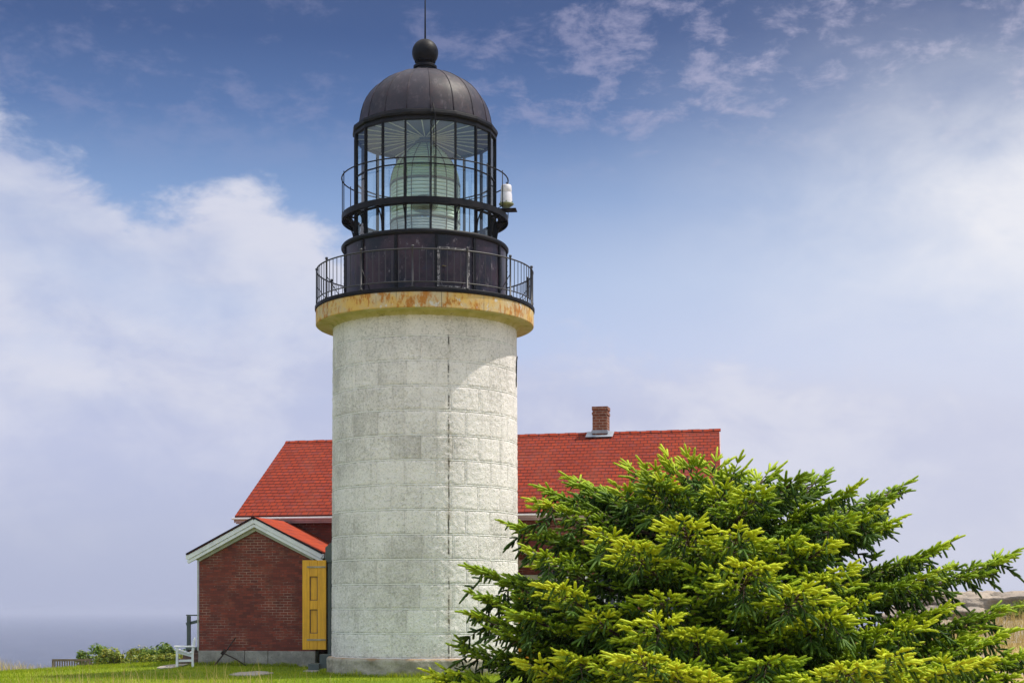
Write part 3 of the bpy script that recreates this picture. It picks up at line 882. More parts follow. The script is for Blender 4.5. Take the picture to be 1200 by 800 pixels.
# ridge caps
k = 44
for i in range(k):
    a, b = R_L.lerp(R_R, i / k), R_L.lerp(R_R, (i + 1) / k + 0.003)
    lift = Vector((0, 0, 0.045 + 0.008 * (i % 2)))
    s0 = (E_L - R_L).normalized() * 0.14; s1 = (B_L - R_L).normalized() * 0.14
    m.quad(a + s0 + lift * 0.6, b + s0 + lift * 0.6, b + lift, a + lift, [(0.03, 0.03), (0.23, 0.03), (0.23, 0.25), (0.03, 0.25)])
    m.quad(b + s1 + lift * 0.6, a + s1 + lift * 0.6, a + lift, b + lift, [(0.03, 0.03), (0.23, 0.03), (0.23, 0.25), (0.03, 0.25)])
roof = m.build('roof', M['roof'], HO)

# fascia, gutter lip and frieze under the front eave; verge boards on the gables
m = MB()
o1 = inw * 0.03 + Vector((0, 0, -0.115)); m.bar(E_L + o1, E_R + o1, 0.035, 0.10)
o2 = inw * 0.10 + Vector((0, 0, -0.19)); m.bar(E_L + o2, E_R + o2, 0.05, 0.05)
m.build('eave_board', M['fascia'], roof, bevel=0.006)
for el, rl, sgn in ((E_L, R_L, -1), (E_R, R_R, 1), (B_L, R_L, -1), (B_R, R_R, 1)):
    m = MB(); off = ud * sgn * 0.012 + Vector((0, 0, -0.13)); m.bar(el + off, rl + off, 0.03, 0.13)
    m.build('verge_board', M['fascia'], roof)
m = MB()
for y0 in (0.0,):
    o3 = -inw * 0.045 + Vector((0, 0, -0.075)); m.bar(E_L + o3 - ud * 0.08, E_R + o3, 0.08, 0.055)
m.build('gutter', M['trim'], roof, bevel=0.015)

# walls with gables
def wall_face(m, pts, uo, ux):
    """pts in world; u along ux, v = z"""
    uv = [((Vector(p) - uo).dot(ux), p[2]) for p in pts]
    m.face(pts, uv)
WFL = E_L + inw * 0.36 + ud * 0.22; WFR = E_R + inw * 0.36 - ud * 0.22
WBL = B_L - inw * 0.36 + ud * 0.22; WBR = B_R - inw * 0.36 - ud * 0.22
def at(p, z): return Vector((p.x, p.y, z))
GL, GR_ = (WFL + WBL) / 2, (WFR + WBR) / 2
zt = 4.30; zg = 6.90
m = MB()
wall_face(m, [at(WFL, -0.6), at(WFR, -0.6), at(WFR, zt + .16), at(WFL, zt + .16)], WFL, ud)
wall_face(m, [at(WBR, -0.6), at(WBL, -0.6), at(WBL, zt + .16), at(WBR, zt + .16)], WBR, -ud)
gl = (WFL - WBL).normalized()
wall_face(m, [at(WBL, -0.6), at(WFL, -0.6), at(WFL, zt + .16), at(GL, zg), at(WBL, zt + .16)], WBL, gl)
wall_face(m, [at(WFR, -0.6), at(WBR, -0.6), at(WBR, zt + .16), at(GR_, zg), at(WFR, zt + .16)], WFR, -gl)
wall = m.build('brick_wall', M['brick'], HO)

def on_front(t, z, out=0.0):
    p = WFL.lerp(WFR, t) - inw * out
    return Vector((p.x, p.y, z))
rzH = math.atan2(ud.y, ud.x)
FL = (WFR - WFL).length
def house_window(t, zc, w=0.95, h=1.5):
    m = MB()
    c = on_front(t, zc, 0.02)
    m.box(c + Vector((0, 0, h / 2 + 0.05)) , (w + 0.22, 0.09, 0.10), rzH)
    m.box(c - Vector((0, 0, h / 2 + 0.05)), (w + 0.30, 0.14, 0.09), rzH)
    for sx in (-1, 1): m.box(c + ud * sx * (w / 2 + 0.05), (0.10, 0.085, h), rzH)
    m.box(c, (w, 0.06, 0.05), rzH)
    for sx in (-1, 0, 1): m.box(c + ud * sx * w / 3.2, (0.03, 0.05, h), rzH)
    fr = m.build('window', M['white'], wall, bevel=0.005)
    return fr
def window_glass(t, zc, w=0.95, h=1.5):
    m = MB(); c = on_front(t, zc, 0.008); a = ud * w / 2; b = Vector((0, 0, h / 2))
    m.quad(c - a - b, c + a - b, c + a + b, c - a + b)
    m.build('window_pane', M['winglass'], wall)
for t in (0.70, 0.80, 0.91):
    house_window(t, 2.05); window_glass(t, 2.05)
    m = MB(); c = on_front(t, 1.1, 0.01)
# yellow door seen past the right of the tower
tD = 0.625
m = MB(); c = on_front(tD, 1.30, 0.045)
m.box(c, (0.86, 0.06, 2.2), rzH)
for sx in (-1, 1):
    for dz in (-0.5, 0.5): m.box(c + ud * sx * 0.2 + Vector((0, 0, dz)) - inw * 0.035, (0.26, 0.025, 0.72), rzH)
m.build('yellow_door', M['ochre'], HO, bevel=0.006)
m = MB()
for sx in (-1, 1): m.box(on_front(tD, 1.33, 0.03) + ud * sx * 0.51, (0.14, 0.14, 2.35), rzH)
m.box(on_front(tD, 2.57, 0.03), (1.3, 0.15, 0.14), rzH)
m.build('door_casing', M['trim2'], HO, bevel=0.006)
m = MB(); c = on_front(tD, 0.10, 0.55); m.box(c, (1.7, 1.1, 0.28), rzH); m.build('door_step', M['ochre'], HO, bevel=0.02)

# small gabled porch over that door
pc = on_front(0.565, 0, 0.0); pd = 0.95; hw = 1.55
pk, pe = 3.72, 3.08
def porch(u, out, z): 
    p = pc + ud * u - inw * out
    return Vector((p.x, p.y, z))
m = MB()
for sg in (-1, 1):
    a, b, c, d = porch(sg * hw, pd, pe), porch(sg * hw, -0.2, pe), porch(0, -0.2, pk), porch(0, pd, pk)
    if sg > 0: shingle_slope(m, a, b, d, c, 6)
    else: shingle_slope(m, b, a, c, d, 6)
    dn = Vector((0, 0, -0.07)); m.quad(a + dn, b + dn, c + dn, d + dn)
proof = m.build('porch', M['roof'], HO)
m = MB()
for sg in (-1, 1):
    off = -inw * 0.012 + Vector((0, 0, -0.09)); m.bar(porch(0, pd, pk) + off, porch(sg * hw, pd, pe) + off, 0.035, 0.17)
m.build('porch_rake', M['trim2'], proof, bevel=0.005)
m = MB(); m.bar(porch(-hw, pd - 0.1, pe - 0.16), porch(hw, pd - 0.1, pe - 0.16), 0.12, 0.2); m.build('porch_beam', M['bench'], proof, bevel=0.006)
for sg in (-1, 1):
    m = MB(); m.bar(porch(sg * (hw - 0.22), pd - 0.1, 0.0), porch(sg * (hw - 0.22), pd - 0.1, pe - 0.25), 0.12, 0.12, up=(0, 1, 0)); m.build('porch_post', M['greygreen'], proof, bevel=0.008)

# chimney
cp = R_L.lerp(R_R, (2.73 + 7.30) / 13.54)
m = MB()
def brick_box(m, c, sx, sy, z0, z1, rz):
    ca, sa = math.cos(rz), math.sin(rz)
    P = [(c.x + dx * ca - dy * sa, c.y + dx * sa + dy * ca) for dx, dy in ((-sx / 2, -sy / 2), (sx / 2, -sy / 2), (sx / 2, sy / 2), (-sx / 2, sy / 2))]
    for i in range(4):
        a, b = P[i], P[(i + 1) % 4]
        L = math.hypot(b[0] - a[0], b[1] - a[1]); o = i * 0.1
        m.quad((*a, z0), (*b, z0), (*b, z1), (*a, z1), [(o, z0), (o + L, z0), (o + L, z1), (o, z1)])
    m.quad(*[(*p, z1) for p in P], uv=[(0, 0), (.3, 0), (.3, .3), (0, .3)])
    m.quad(*[(*p, z0) for p in reversed(P)], uv=[(0, 0), (.3, 0), (.3, .3), (0, .3)])
brick_box(m, cp, 0.45, 0.5, 6.7, 7.74, rzH)
brick_box(m, cp, 0.485, 0.535, 7.62, 7.69, rzH)
brick_box(m, cp, 0.485, 0.535, 7.76, 7.87, rzH)
brick_box(m, cp, 0.40, 0.45, 7.74, 7.76, rzH)
def f_chim(t, b, obj, uv):
    br = t.node('ShaderNodeTexBrick'); br.offset = 0.5; t.link(uv, br.inputs['Vector'])
    br.inputs['Scale'].default_value = 1.0; br.inputs['Brick Width'].default_value = 0.215; br.inputs['Row Height'].default_value = 0.085
    br.inputs['Mortar Size'].default_value = 0.009
    br.inputs['Color1'].default_value = (0.26, 0.085, 0.045, 1); br.inputs['Color2'].default_value = (0.16, 0.05, 0.032, 1); br.inputs['Mortar'].default_value = (0.36, 0.27, 0.21, 1)
    f = t.noise(uv, 8, 5, 0.7)
    t.link(t.mix(t.math('MULTIPLY', t.sstep(f, 0.4, 0.7), 0.5), br.outputs['Color'], (0.10, 0.045, 0.033)), b.inputs['Base Color'])
    b.inputs['Roughness'].default_value = 0.9; b.inputs['Specular IOR Level'].default_value = 0.15
ch = m.build('chimney', material('chimney_brick', f_chim), roof)
m = MB()
for sy in (-1, 1):
    q = cp + inw * sy * 0.30
    sl = (2.71 / 5.54)
    a = cp + ud * -0.42; b = cp + ud * 0.42
    lo = inw * sy * 0.42
    m.quad(at(a, 7.135), at(b, 7.135), at(b + lo, 7.135 - 0.42 * sl), at(a + lo, 7.135 - 0.42 * sl))
m.box(Vector((cp.x, cp.y, 7.10)), (0.50, 0.56, 0.10), rzH)
m.build('chimney_flashing', M['lead'], roof)

# ----- gabled brick annex left of the tower
A = Vector((-8.60, 43.0, 0)); d = Vector((0.974, -0.225, 0)).normalized(); nb = Vector((-d.y, d.x, 0))
W, DEP = 3.38, 2.55
Bc = A + d * W; rzA = math.atan2(d.y, d.x)
z_e, z_p = 3.14, 4.02
m = MB()
def awall(pts, o, ux): wall_face(m, pts, o, ux)
awall([at(A, 0.5), at(Bc, 0.5), at(Bc, z_e), at(A + d * W / 2, z_p), at(A, z_e)], A, d)
awall([at(A + nb * DEP, 0.5), at(A, 0.5), at(A, z_e), at(A + nb * DEP, z_e)], A + nb * DEP, -nb)
awall([at(Bc, 0.5), at(Bc + nb * DEP, 0.5), at(Bc + nb * DEP, z_e), at(Bc, z_e)], Bc, nb)
annex = m.build('annex', M['brick'], HO)
m = MB()
cc = A + d * W / 2 + nb * DEP / 2
nblk = 5
for i in range(nblk):
    c0 = A + d * (W * (i + 0.5) / nblk) + nb * 0.10
    m.box(at(c0, 0.225), (W / nblk - 0.012 + (0.04 if i in (0, nblk - 1) else 0), 0.27, 0.66), rzA)
m.box(at(A + nb * (DEP / 2 + 0.1) + d * 0.10, 0.22), (0.26, DEP - 0.1, 0.65), rzA)
m.build('annex_foundation', M['granite'], annex, bevel=0.018)
ov = 0.28; fo = 0.22
slope = 0.5
pkz = 4.19
def apt(u, v, z): 
    p = A + d * u + nb * v
    return Vector((p.x, p.y, z))
m = MB()
ue0, ue1, um = -ov, W + ov, W / 2
ez = pkz - slope * (um + ov)
for sg in (-1, 1):
    ue = ue0 if sg < 0 else ue1
    a, b, c, dd = apt(ue, -fo, ez), apt(ue, DEP - 0.05, ez), apt(um, DEP - 0.05, pkz), apt(um, -fo, pkz)
    if sg > 0: shingle_slope(m, a, b, dd, c, 9, 0.006)
    else: shingle_slope(m, b, a, c, dd, 9, 0.006)
    dn = Vector((0, 0, -0.035))
    m.quad(a + dn, dd + dn, dd, a); m.quad(a + dn, b + dn, c + dn, dd + dn)
    m.quad(a, a + dn, b + dn, b)
aroof = m.build('annex_roof', M['roof2'], annex)
m = MB()   # dark drip edge
for sg in (-1, 1):
    ue = ue0 if sg < 0 else ue1
    a, dd = apt(ue, -fo - 0.012, ez - 0.01), apt(um, -fo - 0.012, pkz - 0.01)
    m.bar(a, dd, 0.02, 0.035)
m.build('drip_edge', M['iron'], annex)
m = MB()   # two stepped rake boards
cs = 1 / math.sqrt(1 + slope * slope)
for sg in (-1, 1):
    ue = ue0 if sg < 0 else ue1
    for off, wd, v, th in ((0.10, 0.115, -fo + 0.035, 0.05), (0.205, 0.085, -fo + 0.065, 0.06)):
        a, dd = apt(ue + (-sg) * 0.02, v, ez - off / cs), apt(um, v, pkz - off / cs)
        m.bar(a, dd, th, wd)
m.build('rake_board', M['trim'], annex, bevel=0.005)
m = MB()
for sg in (-1, 1):
    ue = ue0 if sg < 0 else ue1
    a, dd = apt(ue + (-sg) * 0.30, -0.04, ez + slope * 0.30 - 0.275 / cs), apt(um, -0.04, pkz - 0.285 / cs)
    m.bar(a, dd, 0.07, 0.10)
m.build('frieze_board', M['trim2'], annex, bevel=0.005)
for sg in (-1, 1):
    ue = ue0 if sg < 0 else ue1
    m = MB(); m.bar(apt(ue, -fo + 0.03, ez - 0.09), apt(ue, DEP - 0.3, ez - 0.09), 0.05, 0.12)
    m.quad(apt(ue, -fo + 0.05, ez - 0.155), apt(ue, DEP - 0.3, ez - 0.155), apt(ue - sg * ov, DEP - 0.3, ez - 0.155), apt(ue - sg * ov, -fo + 0.05, ez - 0.155))
    m.build('annex_eave', M['trim'], annex)
m = MB(); m.bar(apt(-0.02, -0.02, 0.55), apt(-0.02, -0.02, z_e - 0.02), 0.035, 0.035, up=(0, 1, 0)); m.build('corner_bead', M['trim2'], annex)

# ----- grey-green entry passage between annex and tower
m = MB()
x0, x1, y0, y1 = -4.88, -3.95, 41.45, 44.1
zl, zr = 3.42, 3.80
P = [(x0, y0), (x1, y0), (x1, y1), (x0, y1)]
m.add([(x0, y0, 0.0), (x1, y0, 0.0), (x1, y1, 0.0), (x0, y1, 0.0), (x0, y0, zl - 0.5), (x1, y0, zl - 0.5), (x1, y1, zl - 0.5), (x0, y1, zl - 0.5)],
      [(0, 1, 5, 4), (1, 2, 6, 5), (2, 3, 7, 6), (3, 0, 4, 7)])
vest = m.build('entry_passage', M['greygreen'], HO)
m = MB(); q = 0.06
m.add([(x0 - q, y0 - q, zl - 0.5), (x1, y0 - q, zl - 0.5), (x1, y1, zl - 0.5), (x0 - q, y1, zl - 0.5), (x0 - q, y0 - q, zl - 0.10), (x1, y0 - q, zl + 0.75), (x1, y1, zl + 0.75), (x0 - q, y1, zl - 0.10)],
      [(3, 2, 1, 0), (4, 5, 6, 7), (0, 1, 5, 4), (1, 2, 6, 5), (2, 3, 7, 6), (3, 0, 4, 7)])
m.build('passage_roof', M['greygreen'], vest, bevel=0.01)
m = MB(); m.box((x0 + 0.05, y0 - 0.03, 1.55), (0.09, 0.09, 2.7)); m.build('door_post', M['greygreen'], vest, bevel=0.008)
# ochre door leaf, hung open to the left
hx, hy = x0 - 0.02, y0 - 0.08
tilt = R(-4)
m = MB()
cx_, cy_ = hx - 0.32, hy + 0.02
m.box((cx_, cy_, 1.80), (0.63, 0.045, 2.36), tilt)
ca, sa = math.cos(tilt), math.sin(tilt)
def dl(u, out): return (cx_ + u * ca + out * sa, cy_ + u * sa - out * ca)
for u0, u1, z0, z1 in ((-0.315, -0.12, 0.62, 2.98), (0.09, 0.315, 0.62, 2.98), (-0.12, 0.09, 2.55, 2.98), (-0.12, 0.09, 1.68, 1.92), (-0.12, 0.09, 0.62, 1.05)):
    p = dl((u0 + u1) / 2, 0.045); m.box((p[0], p[1], (z0 + z1) / 2), (u1 - u0 - 0.004, 0.05, z1 - z0 - 0.004), tilt)
leaf = m.build('door', M['ochre'], HO, bevel=0.006)
for z0, z1 in ((1.05, 1.68), (1.92, 2.55)):
    m = MB()
    for u0, u1, a_, b_ in ((-0.12, -0.10, z0, z1), (0.07, 0.09, z0, z1), (-0.098, 0.068, z0, z0 + 0.02), (-0.098, 0.068, z1 - 0.02, z1)):
        p = dl((u0 + u1) / 2, 0.034); m.box((p[0], p[1], (a_ + b_) / 2), (u1 - u0, 0.022, b_ - a_ - 0.002), tilt)
    m.build('panel_moulding', M['brownstep'], leaf)
for z in (0.88, 2.80):
    m = MB(); p = dl(0.06, 0.079); m.box((p[0], p[1], z), (0.50, 0.014, 0.045), tilt); m.build('strap_hinge', M['strap'], leaf, bevel=0.004)
m = MB()
m.box((-4.83, 41.05, 0.24), (0.36, 0.62, 0.54), 0); m.build('upper_step', M['greygreen'], HO, bevel=0.015)
m = MB(); m.box((-5.14, 40.95, 0.13), (0.29, 0.8, 0.29), 0); m.build('lower_step', M['greygreen'], HO, bevel=0.015)

# ----- wooden steps with rail by the annex's left wall
st0 = apt(-0.55, 1.5, 0)
ST = thing('entry_steps', (st0.x, st0.y, 0.1), 'small brown boarded steps with a grey-green rail at the left side of the brick annex', 'steps')
m = MB(); c = apt(-0.42, 1.6, 0.58); m.box(c, (0.84, 1.3, 0.07), rzA); m.box(apt(-0.80, 1.6, 0.50), (0.05, 1.3, 0.14), rzA); m.build('landing', M['greygreen'], ST, bevel=0.006)
for i, (v, z) in enumerate(((0.84, 0.44), (0.60, 0.29), (0.36, 0.14))):
    m = MB(); m.box(apt(-0.42, v, z + 0.0), (0.84, 0.28, 0.04), rzA); m.box(apt(-0.42, v - 0.10, z - 0.10), (0.80, 0.03, 0.15), rzA); m.build('tread', M['brownstep'], ST, bevel=0.004)
m = MB(); m.box(apt(-0.42, 1.6, 0.27), (0.78, 1.2, 0.54), rzA); m.build('skirting', M['brownstep'], ST)
m = MB(); m.bar(apt(-0.77, 1.02, 0.58), apt(-0.77, 1.02, 1.50), 0.10, 0.10, up=(0, 1, 0)); m.build('rail_post', M['greygreen'], ST, bevel=0.006)
m = MB(); m.bar(apt(-0.83, 1.02, 1.52), apt(-0.02, 1.02, 1.52), 0.11, 0.035); m.build('top_rail', M['greygreen'], ST, bevel=0.005)
m = MB(); m.bar(apt(-0.86, 1.05, 1.27), apt(-0.02, 1.05, 1.46), 0.06, 0.08); m.build('side_rail', M['greygreen'], ST, bevel=0.005)

# ----- white garden chair, side on
gz = gh(-9.0, 41.9)
CH = thing('garden_chair', (-8.95, 41.9, gz), 'white slatted garden armchair seen side on before the brick annex corner', 'chair')
def cpt(u, v, z): return (-8.93 + 0.978 * u - 0.213 * v, 41.6 + 0.2 * u + 0.977 * v, gz + z)
for v in (0.0, 0.52):
    m = MB(); m.bar(cpt(0.03, v, 0), cpt(0.03, v, 0.53), 0.06, 0.06, up=(0, 1, 0)); m.build('leg', M['white'], CH, bevel=0.006)
    m = MB(); m.bar(cpt(0.44, v, 0), cpt(0.43, v, 0.36), 0.055, 0.055, up=(0, 1, 0)); m.bar(cpt(0.43, v, 0.35), cpt(0.485, v, 0.73), 0.055, 0.055, up=(0, 1, 0)); m.build('leg', M['white'], CH, bevel=0.006)
    m = MB(); m.bar(cpt(-0.05, v, 0.545), cpt(0.50, v, 0.545), 0.09, 0.032); m.build('armrest', M['white'], CH, bevel=0.006)
    m = MB(); m.bar(cpt(0.03, v, 0.16), cpt(0.44, v, 0.17), 0.03, 0.05); m.build('stretcher', M['white'], CH, bevel=0.005)
m = MB()
for i in range(6): 
    u = 0.02 + i * 0.075; z = 0.36 + 0.03 * abs(i - 4) 
    m.bar(cpt(u, -0.03, z), cpt(u, 0.55, z), 0.062, 0.022)
for v in (0.03, 0.49): m.bar(cpt(0.03, v, 0.42), cpt(0.44, v, 0.31), 0.03, 0.10)
m.build('seat', M['white'], CH, bevel=0.004)
m = MB()
for i in range(6):
    v = 0.05 + i * 0.084; m.bar(cpt(0.43, v, 0.36), cpt(0.49, v, 0.75), 0.018, 0.06, up=(1, 0, 0))
m.bar(cpt(0.49, -0.02, 0.75), cpt(0.49, 0.54, 0.75), 0.04, 0.05)
m.build('backrest', M['white'], CH, bevel=0.004)

# ----- old iron tool leaning on the foundation
ip = apt(0.75, -0.2, 0)
IT = thing('iron_tool', (ip.x, ip.y, 0.12), 'dark rusty crossed iron rods leaning on the granite footing of the annex', 'iron tool')
m = MB(); m.tube([apt(0.62, -0.42, 0.14), apt(0.86, -0.2, 0.52), apt(1.10, -0.05, 0.92)], [0.022, 0.020, 0.016], 7); m.build('shaft', M['rust'], IT, smooth=True)
m = MB(); m.tube([apt(0.80, -0.22, 0.50), apt(1.2, -0.3, 0.34), apt(1.52, -0.36, 0.17)], [0.022, 0.016, 0.013], 7); m.tube([apt(0.76, -0.24, 0.47), apt(0.86, -0.22, 0.60)], [0.035, 0.03], 7); m.build('arm', M['rust'], IT, smooth=True)

# ----- teak bench facing the sea
bz = gh(-15.3, 55)
BN = thing('wooden_bench', (-15.3, 55, bz), 'weathered brown slatted bench facing the sea beyond the lawn edge', 'bench')
bo = Vector((-16.05, 54.6, bz)); bu = Vector((0.985, 0.17, 0)); bv = Vector((-0.17, 0.985, 0))
def bpnt(u, v, z): return bo + bu * u + bv * v + Vector((0, 0, z))
BW = 1.36
for u in (0.03, BW - 0.03):
    m = MB(); m.bar(bpnt(u, 0, 0), bpnt(u, 0.02, 0.88), 0.06, 0.06, up=(0, 1, 0)); m.build('leg', M['bench'], BN)
    m = MB(); m.bar(bpnt(u, 0.5, 0), bpnt(u, 0.5, 0.62), 0.06, 0.06, up=(0, 1, 0)); m.build('leg', M['bench'], BN)
    m = MB(); m.bar(bpnt(u, 0.0, 0.63), bpnt(u, 0.58, 0.62), 0.07, 0.035); m.build('armrest', M['bench'], BN)
m = MB(); m.bar(bpnt(0, 0, 0.90), bpnt(BW, 0, 0.90), 0.05, 0.075); m.bar(bpnt(0, 0, 0.50), bpnt(BW, 0, 0.50), 0.04, 0.05)
for i in range(15): 
    u = 0.10 + i * (BW - 0.2) / 14; m.bar(bpnt(u, 0, 0.5), bpnt(u, 0, 0.88), 0.045, 0.02, up=(0, 1, 0))
m.build('backrest', M['bench'], BN)
m = MB()
for i in range(5): m.bar(bpnt(0.0, 0.08 + i * 0.1, 0.44), bpnt(BW, 0.08 + i * 0.1, 0.44), 0.08, 0.025)
m.build('seat', M['bench'], BN)

# ----------------------------------------------------------------------------- vegetation (numpy meshes)
def np_mesh(name, V, tris, mat, parent=None, age_shade=None, quads=None, smooth=False):
    me = bpy.data.meshes.new(name)
    me.vertices.add(len(V)); me.vertices.foreach_set('co', np.ascontiguousarray(V, dtype=np.float32).ravel())
    nt = len(tris) if tris is not None else 0
    nq = len(quads) if quads is not None else 0
    idx, tot = [], []
    if nt: idx.append(np.asarray(tris, dtype=np.int32).ravel()); tot.append(np.full(nt, 3, np.int32))
    if nq: idx.append(np.asarray(quads, dtype=np.int32).ravel()); tot.append(np.full(nq, 4, np.int32))
    idx = np.concatenate(idx); tot = np.concatenate(tot)
    me.loops.add(len(idx)); me.loops.foreach_set('vertex_index', idx)
    me.polygons.add(len(tot))
    st = np.concatenate([[0], np.cumsum(tot)[:-1]]).astype(np.int32)
    me.polygons.foreach_set('loop_start', st)
    if smooth: me.polygons.foreach_set('use_smooth', np.ones(len(tot), dtype=bool))
    me.materials.append(mat)
    me.update(calc_edges=True)
    if age_shade is not None:
        a = me.attributes.new('age_shade', 'FLOAT', 'POINT'); a.data.foreach_set('value', np.ascontiguousarray(age_shade, dtype=np.float32))
    o = bpy.data.objects.new(name, me); COL.objects.link(o)
    if parent is not None:
        o.parent = parent; o.matrix_parent_inverse = Matrix.Translation(-origin_of(parent))
    return o

def basis(D):
    D = D / np.linalg.norm(D, axis=1, keepdims=True)
    up = np.tile(np.array([0, 0, 1.0]), (len(D), 1))
    bad = np.abs(D[:, 2]) > 0.95
    up[bad] = (1, 0, 0)
    A_ = np.cross(D, up); A_ /= np.linalg.norm(A_, axis=1, keepdims=True)
    return D, A_, np.cross(D, A_)

def blades(name, X, Y, H, Wd, age_shade, mat, lean=0.35, zfun=gh, kind_label=None, parent=None):
    n = len(X)
    Z = np.array([zfun(x, y) for x, y in zip(X, Y)]) - 0.01
    th = RNG.uniform(0, 2 * np.pi, n); ph = RNG.uniform(0, 2 * np.pi, n)
    ln = RNG.uniform(0.05, lean, n) * H
    B = np.stack([X, Y, Z], 1)
    w = np.stack([np.cos(th), np.sin(th), np.zeros(n)], 1) * (Wd[:, None] / 2)
    l1 = np.stack([np.cos(ph) * ln * 0.35, np.sin(ph) * ln * 0.35, H * 0.6], 1)
    l2 = np.stack([np.cos(ph) * ln, np.sin(ph) * ln, H], 1)
    V = np.concatenate([B - w, B + w, B + l1 + w * 0.75, B + l1 - w * 0.75, B + l2], 0)
    i = np.arange(n)
    quads = np.stack([i, i + n, i + 2 * n, i + 3 * n], 1)
    tris = np.stack([i + 3 * n, i + 2 * n, i + 4 * n], 1)
    return np_mesh(name, V, tris, mat, parent, np.concatenate([age_shade * 0.8, age_shade * 0.8, age_shade, age_shade, np.minimum(age_shade * 1.15, 1)]), quads)

# lawn: denser where it is seen grazing
n = 90000
X = RNG.uniform(-19.5, 2.0, n); Y = 33.5 + 15.5 * RNG.random(n) ** 0.9
keep = (((X - TC[0]) ** 2 + (Y - TC[1]) ** 2) > 2.55 ** 2)
keep &= ~((X > -8.7) & (X < -4.5) & (Y > 42.4 + 0.0 * X) & (Y > 43.0 - 0.231 * (X + 8.6)))
for cx, cy, rx, ry in ((-6.55, 39.3, .42, .9), (-4.9, 40.6, .45, .45), (-9.15, 42.3, .22, 1.1)):
    keep &= (((X - cx) / rx) ** 2 + ((Y - cy) / ry) ** 2) > 1
X, Y = X[keep], Y[keep]; n = len(X)
pn = np.array([mnoise.noise(Vector((x * 0.35, y * 0.35, 1.0))) for x, y in zip(X, Y)])
pn = 0.65 * pn + 0.55 * np.array([mnoise.noise(Vector((x * 1.6, y * 1.6, 8.0))) for x, y in zip(X, Y)])
H = RNG.uniform(0.025, 0.075, n) * (1 + 1.1 * np.clip(pn, 0, 1))
tag(blades('lawn_grass', X, Y, H, RNG.uniform(0.006, 0.014, n), np.clip(RNG.normal(0.5 + 0.35 * pn, 0.18, n), 0, 1), M['grass']), kind='stuff')
# dry seed stalks standing in the near lawn
n = 420
X = np.concatenate([RNG.normal(-7.6, 1.6, n // 2), RNG.uniform(-12, -4.2, n - n // 2)]); Y = RNG.uniform(27, 34, n)
tag(blades('seed_stalks', X, Y, RNG.uniform(0.25, 0.62, n), RNG.uniform(0.006, 0.012, n), RNG.uniform(0, 0.9, n), M['hay'], 0.6), kind='stuff')
# uncut tufts against the tower and the annex footing
n = 2600
q_ = RNG.uniform(-1.75, 1.2, n); rr_ = 2.56 + np.abs(RNG.normal(0, 0.07, n))
X = TC[0] + rr_ * np.sin(q_); Y = TC[1] - rr_ * np.cos(q_)
u_ = RNG.uniform(-0.1, 2.9, 1300); o_ = np.abs(RNG.normal(0, 0.06, 1300)) + 0.06
X = np.concatenate([X, A.x + d.x * u_ - nb.x * o_]); Y = np.concatenate([Y, A.y + d.y * u_ - nb.y * o_]); n = len(X)
pn = np.array([mnoise.noise(Vector((x * 2.2, y * 2.2, 4.0))) for x, y in zip(X, Y)])
tag(blades('wall_grass', X, Y, RNG.uniform(0.05, 0.12, n) * (1 + 1.6 * np.clip(pn, 0, 1)), RNG.uniform(0.006, 0.013, n), np.clip(RNG.normal(0.45 + 0.4 * pn, 0.2, n), 0, 1), M['grass'], 0.6), kind='stuff')
# pale tall grass at the far left lawn edge
n = 2600
X = RNG.normal(-17.4, 1.5, n); Y = RNG.uniform(47.5, 53, n)
tag(blades('dry_edge_grass', X, Y, RNG.uniform(0.25, 0.75, n) * np.exp(-((X + 17.4) / 2.6) ** 2), RNG.uniform(0.006, 0.014, n), RNG.uniform(0.5, 1, n), M['hay'], 0.7), kind='stuff')
# golden grass on the rise
n = 34000
X = RNG.uniform(6.0, 20, n); Y = RNG.uniform(36, 52, n)
pn = np.array([mnoise.noise(Vector((x * 0.4, y * 0.4, 5.0))) for x, y in zip(X, Y)])
k = (pn > -0.25) & (Y < 47 + 2 * pn)
X, Y, pn = X[k], Y[k], pn[k]; n = len(X)
tag(blades('golden_grass', X, Y, RNG.uniform(0.12, 0.42, n), RNG.uniform(0.008, 0.018, n), np.clip(RNG.normal(0.45 + 0.4 * pn, 0.2, n), 0, 1), M['hay'], 0.7), kind='stuff')

# granite outcrop
def rock(name, c, s, seed, label, group=None):
    m = MB(); n1, n2 = 96, 48
    P = []
    for j in range(n2 + 1):
        for i in range(n1):
            th, ph = math.pi * j / n2, 2 * math.pi * i / n1
            v = Vector((math.sin(th) * math.cos(ph), math.sin(th) * math.sin(ph), math.cos(th)))
            f = 1 + 0.30 * mnoise.fractal(v * 1.6 + Vector((seed, 0, 0)), 0.9, 2.1, 5) + 0.05 * mnoise.ridged_multi_fractal(v * 4.5 + Vector((seed, 1, 0)), 0.8, 2.1, 5, 1.0, 2.0) + 0.10 * mnoise.noise(Vector((v.x * 2, v.y * 2, v.z * 9)) + Vector((seed, 3, 0)))
            P.append((c[0] + v.x * s[0] * f, c[1] + v.y * s[1] * f, c[2] + v.z * s[2] * f))
    F = [(j * n1 + i, (j + 1) * n1 + i, (j + 1) * n1 + (i + 1) % n1, j * n1 + (i + 1) % n1) for j in range(n2) for i in range(n1)]
    m.add(P, F)
    o = m.build(name, M['rock'], smooth=True)
    return tag(o, label, 'rock')
rock('granite_outcrop', (14.4, 47.5, 1.50), (2.7, 2.0, 0.75), 2.0, 'broad weathered granite outcrop topping the golden grass rise at right')
rock('granite_outcrop', (12.2, 45.6, 0.85), (1.5, 1.2, 0.45), 7.0, 'low flat granite slab on the slope below the broad outcrop')
rock('granite_outcrop', (15.6, 42.0, 0.9), (1.1, 0.8, 0.22), 12.0, 'small pale rock at the lower right edge beneath the spruce boughs')

